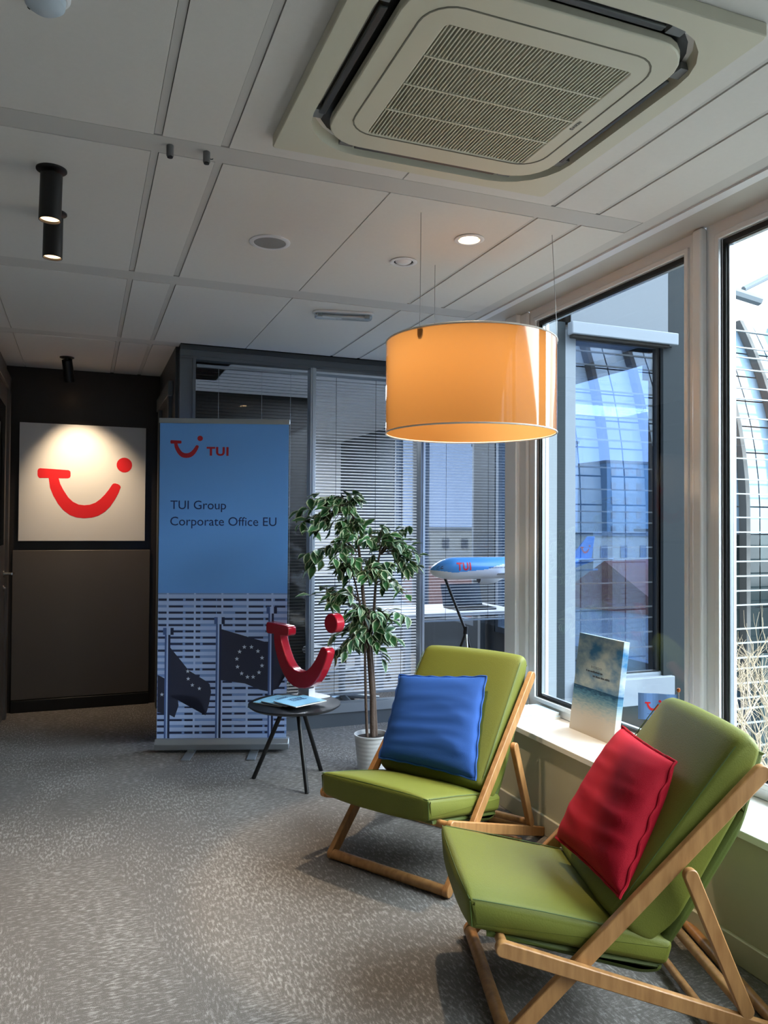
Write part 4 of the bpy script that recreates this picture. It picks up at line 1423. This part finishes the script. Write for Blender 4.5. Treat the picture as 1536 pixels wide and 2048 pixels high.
# cockpit windows and cabin windows
fz.cur = 2
def side_pt(x, k, off=.0008):
    """point on the side facing the room at height k (in radii)"""
    t_ = x / LEN; r = fus_r(t_) + off
    z = k * RF; z = max(-r * .99, min(r * .99, z))
    return (x, -math.sqrt(max(r * r - z * z, 0)), fus_c(t_) + z)
for (xa, xb) in ((.030, .048), (.052, .070)):
    fz.add([side_pt(xa, .10), side_pt(xb, .10), side_pt(xb, .36), side_pt(xa + .006, .30)], [(0, 1, 2, 3)])
for i in range(46):
    x = .40 + i * .0115
    fz.add([side_pt(x, .02), side_pt(x + .0048, .02), side_pt(x + .0048, .14), side_pt(x, .14)], [(0, 1, 2, 3)])
fz.cur = 3
put_text(fz, 'TUI', .104, lambda x, y: side_pt(.163 + x, -.10 + y / RF, .0012), bold=.035, height=.052, spacing=1.15, cuts=4)
fz.build('fuselage', [M_ab, M_aw, mat('window_ink', '#27364a', .3), M_red], pln, smooth=True, norm=False)
def wing(poly, z0, dih, th, name, m, side):
    b = MB()
    vs = []
    for (x, y) in poly:
        vs.append((x, side * y, z0 + dih * y + th)); 
    for (x, y) in poly:
        vs.append((x, side * y, z0 + dih * y - th))
    n = len(poly)
    b.add(vs, [tuple(range(n)), tuple(range(2 * n - 1, n - 1, -1))] + [(i, n + i, n + (i + 1) % n, (i + 1) % n) for i in range(n)])
    return b.build(name, m, pln, bevel=.002)
M_wing = mat('wing_grey', '#c3c9cf', .3)
for sd_ in (-1, 1):
    wing([(.46, .05), (.72, .05), (.80, .30), (.90, .58), (.86, .58), (.66, .30)], -.045, .10, .006, 'wing', M_wing, sd_)
    wing([(1.14, .02), (1.26, .02), (1.30, .22), (1.25, .22)], .045, .08, .003, 'tailplane', M_aw, sd_)
    e = MB()
    ex, ey, ez = .475, sd_ * .215, -.085
    e.M = Matrix.Translation((ex, ey, ez)) @ Matrix.Rotation(PI / 2, 4, 'Y')
    e.lathe([(.030, .006), (.034, 0), (.041, .02), (.042, .07), (.034, .135), (.022, .16), (.012, .19), (0, .19)], n=28)
    eng = e.build('engine', [M_aw], pln, smooth=True)
    MB().cyl((ex - .0005, ey, ez), (ex + .004, ey, ez), .0325, 24).build('fan_intake', mat('engine_dark', '#3a2f33', .4), eng)
    MB().box(ex + .03, ey - .004, ez + .035, ex + .15, ey + .004, ez + .07).build('pylon', M_wing, eng)
fin = MB()
fin.prism([(1.02, .052), (1.10, .075), (1.235, .215), (1.30, .215), (1.272, .06)], -.004, .004, 'xz')
fo_ = fin.build('tail_fin', M_ab, pln, bevel=.002)
lm = MB()
for yy in (-.0052, .0052):
    ngon_add(lm, whole, lambda x, y, yy=yy: (1.175 + x * .085, yy, .085 + y * .085))
    ngon_add(lm, dot, lambda x, y, yy=yy: (1.175 + x * .085, yy, .085 + y * .085))
lm.build('tail_logo', M_red, fo_)
wl_ = MB()
wl_.build  # (winglets belong to the wings)
# stand
st = thing('aircraft_stand', 'black tripod stand carrying the model airliner', 'stand', (2.40, 4.66, 0))
MB().tube([(-.150, .02, 1.105), (-.01, 0, .765)], .0095, 10).build('front_arm', M_black, st, smooth=True)
MB().tube([(.345, .02, 1.105), (.46, 0, .80), (.46, 0, .02)], .0085, 10).build('rear_arm', mat('stand_silver', '#c9cdd2', .3), st, smooth=True)
MB().cyl((-.01, 0, .735), (-.005, 0, .785), .016, 14).build('hub', M_black, st, smooth=True)
for (fx, fy, m_) in ((-.24, .10, M_black), (-.005, -.10, M_chrome), (.28, .16, M_black)):
    MB().tube([(-.005, 0, .75), (fx, fy, .008)], .008, 10).build('leg', m_, st, smooth=True)

# ------------------------------------------------------------------ outdoors
GZ = -15.0
struct(MB().box(-60, -120, GZ - .2, 200, 260, GZ).build('ground', mat('street_grey', '#7d8078', .9, noise=(.05, .2))), 'street level far below', 'ground')

M_pale = mat('facade_pale', '#c9ced3', .7)
M_cladg = glass('curtain_glass', (.45, .55, .6), .35)
def glass_building(name, label, X0_, X1_, YF, sgn, zt, seed):
    """curved glass front: vertical below eye level, leaning back above; sgn=-1 front looks to -Y"""
    t = thing(name, label, 'building', ((X0_ + X1_) / 2, YF, GZ))
    cx = (X0_ + X1_) / 2
    r = random.Random(seed)
    def yz(z):
        d = max(0, z - 2.0)
        return -sgn * d * d / 34.0
    zs = [GZ, -9, -6, -4, -2, 0, 1.2, 2.4, 3.6, 4.8, 6.0, 7.2, 8.4, 9.6, 10.8, zt]
    skin = MB()
    xsn = []
    x = X0_
    while x < X1_ - .1:
        xsn.append(x - cx); x += 1.125
    xsn.append(X1_ - cx)
    for a in range(len(zs) - 1):
        for b in range(len(xsn) - 1):
            z0, z1 = zs[a], zs[a + 1]
            dark = z1 <= 1.3
            skin.cur = (1 if dark and r.random() < .75 else 0) if not dark else r.choice((1, 1, 2))
            if not dark: skin.cur = 0
            g = .03
            skin.add([(xsn[b] + g, yz(z0), z0 - GZ + g), (xsn[b + 1] - g, yz(z0), z0 - GZ + g), (xsn[b + 1] - g, yz(z1), z1 - GZ - g), (xsn[b] + g, yz(z1), z1 - GZ - g)], [(0, 1, 2, 3)])
    pal = ('#6d8499', '#232d31', '#3c494c') if sgn < 0 else ('#b9cfe6', '#7f93a6', '#93a7b8')  # upper panes are paler: the sky's reflection is put into their colour
    skin.build('glass_skin', [mat('skin%d_%s' % (k_, 'near' if sgn < 0 else 'far'), p_, .08, spec=(.25 if k_ == 0 else .12) if sgn < 0 else .7) for k_, p_ in enumerate(pal)], t, norm=False)
    bk = MB()
    for a in range(len(zs) - 1):
        z0, z1 = zs[a], zs[a + 1]
        bk.box(X0_ - cx + .05, yz(z1) - sgn * .25, z0 - GZ, X1_ - cx, yz(z1) - sgn * 2.0, z1 - GZ)
    bk.build('core', mat('core_grey', '#5b646c', .7), t)
    for b in range(0, len(xsn), 2):
        rb = MB()
        pts = [(xsn[b], yz(z) + sgn * .45, z - GZ) for z in zs]
        for a in range(len(pts) - 1):
            p, q = pts[a], pts[a + 1]
            rb.add([(p[0] - .11, p[1] - .0, p[2]), (p[0] + .11, p[1], p[2]), (q[0] + .11, q[1], q[2]), (q[0] - .11, q[1], q[2]),
                    (p[0] - .11, p[1] - sgn * .40, p[2]), (p[0] + .11, p[1] - sgn * .40, p[2]), (q[0] + .11, q[1] - sgn * .40, q[2]), (q[0] - .11, q[1] - sgn * .40, q[2])],
                   [(0, 1, 2, 3), (4, 7, 6, 5), (0, 3, 7, 4), (1, 5, 6, 2)])
        rb.build('rib', mat('rib_grey', '#4b4c4d', .7, spec=.2), t, norm=False)
    lz = []
    z = -11.5
    while z < zt - .2:
        lz.append(z)
        z += r.choice((.45, .6, .62, .62, 1.0)) if z < 2 else r.choice((.5, .62, .9, .9, 1.15))
    lv_ = MB()
    for z in lz:
        y = yz(z) + sgn * .75
        lv_.box(X0_ - cx, y - .05, z - GZ - .028, X1_ - cx, y + .05, z - GZ + .028)
    lv_.build('louvre_rail', mat('rail_white', '#80878b', .6, spec=.2), t)
    return t
glass_building('glass_building', 'curved glass office building with white louvre rails outside the right window', 24.45, 62, 26, -1, 11.3, 4)
glass_building('glass_building', 'curved glass wing mirrored in the blue bay window', 9, 60, -19.0, 1, 11.3, 9)
cr_ = thing('roof_crane', 'grey window cleaning crane on the roof of the glass building', 'crane', (29.2, 28.6, 12.0))
MB().tube([(-1.6, 0, .95), (1.4, 0, .55)], .26, 8).build('boom', mat('crane_grey', '#5c646b', .7, spec=.2), cr_)
MB().tube([(.4, 0, 1.0), (2.2, 0, 1.9)], .14, 8).build('jib', MATS['crane_grey'], cr_)
MB().tube([(2.2, 0, 1.9), (2.2, 0, 1.1)], .05, 6).build('hook', MATS['crane_grey'], cr_)
MB().cyl((-1.2, 0, -2.0), (-1.2, 0, .9), .3, 12).build('mast', MATS['crane_grey'], cr_)

def city_block(x, y, w, d, h, wall, roof, label, rz=0.0, slope=False, rows=3):
    t = thing('city_building', label, 'building', (x, y, GZ), rz, None)
    MB().box(-w / 2, -d / 2, 0, w / 2, d / 2, h).build('wall', wall, t)
    if slope:
        MB().prism([(-d / 2 - .3, h), (d / 2 + .3, h), (0, h + d * .35)], -w / 2 - .3, w / 2 + .3, 'yz').build('roof', roof, t)
    else:
        MB().box(-w / 2 - .2, -d / 2 - .2, h, w / 2 + .2, d / 2 + .2, h + .5).build('roof', roof, t)
    wb = mat('city_window', '#39444e', .15)
    k = max(2, int(w / 3))
    for i in range(k):
        for j in range(rows):
            xx = -w / 2 + (i + .5) * w / k
            zz = h - 1.9 - j * 3.0
            if zz < 1: continue
            MB().box(xx - .55, -d / 2 - .06, zz - .75, xx + .55, -d / 2 + .02, zz + .75).build('window', wb, t)
    return t
cw = mat('city_white', '#c2c6c8', .8); cbk = mat('city_brick', '#8a6a5a', .85, noise=(1, .15)); cbe = mat('city_beige', '#a89f8e', .8)
rr_ = mat('roof_red', '#9a5e4a', .8, noise=(1, .2)); rg = mat('roof_grey', '#646a6e', .8); cgy = mat('city_grey', '#8b9198', .8)
city_block(37, 43, 12, 9, 11.2, cw, rr_, 'white house with a red tiled roof below the bay window', .3, True)
city_block(20.2, 28, 6, 8, 9.0, cw, rg, 'white rendered house wall close below the bay window', .1, False)
city_block(55, 56, 16, 10, 10.0, cbk, rr_, 'brick house with a red roof right of the white house', -.2, True)
city_block(70, 86, 26, 12, 15.4, cbe, rg, 'beige city block on the skyline beyond the bay', .1)
city_block(108, 108, 30, 12, 15.8, cgy, rg, 'grey city block farthest right on the skyline', -.1)
city_block(46, 108, 40, 12, 15.9, cbe, rg, 'long beige apartment block on the skyline behind the model aircraft', .0)
city_block(33, 68, 24, 12, 8.5, cbk, rr_, 'brick row below the skyline behind the model aircraft', .05, True)
city_block(78, 128, 14, 14, 32, cgy, rg, 'tall grey tower on the skyline', .1, rows=8)
city_block(108, 140, 13, 12, 30, mat('tower_teal', '#5d7a86', .6), rg, 'teal tower block seen through the blue bay window', .0, rows=8)
city_block(18, 48, 13, 9, 10.5, cbe, rr_, 'beige house with a red roof left of the aircraft view', -.1, True)

# bare tree outside the right window
bt_ = thing('bare_tree', 'leafless pale tree outside the right window', 'tree', (7.6, 6.9, GZ))
tw = MB(); rb = random.Random(12)
MB().tube([(0, 0, 0), (.1, .05, 7), (0, 0, 13.4)], [.16, .11, .06], 10).build('trunk', mat('bare_bark', '#a1937e', .8), bt_, smooth=True)
def grow(p, d, ln, r, depth):
    q = p + d * ln
    m_ = (p + q) / 2 + Vector((rb.uniform(-.05, .05), rb.uniform(-.05, .05), 0)) * ln
    tw.tube([p, m_, q], [r, r * .85, r * .7], 5, caps=False)
    if depth == 0: return
    for k in range(rb.choice((2, 3, 3))):
        nd = (d + Vector((rb.uniform(-.8, .8), rb.uniform(-.8, .8), rb.uniform(-.15, .5)))).normalized()
        grow(q if k else m_, nd, ln * rb.uniform(.6, .85), r * .62, depth - 1)
for k in range(9):
    a = rb.uniform(0, 2 * PI)
    grow(Vector((0, 0, 12.3 + rb.uniform(0, 1.1))), Vector((math.cos(a) * .8, math.sin(a) * .8, 1)).normalized(), .95, .022, 5)
tw.build('branch_crown', MATS['bare_bark'], bt_, smooth=True, norm=False)['kind'] = 'stuff'
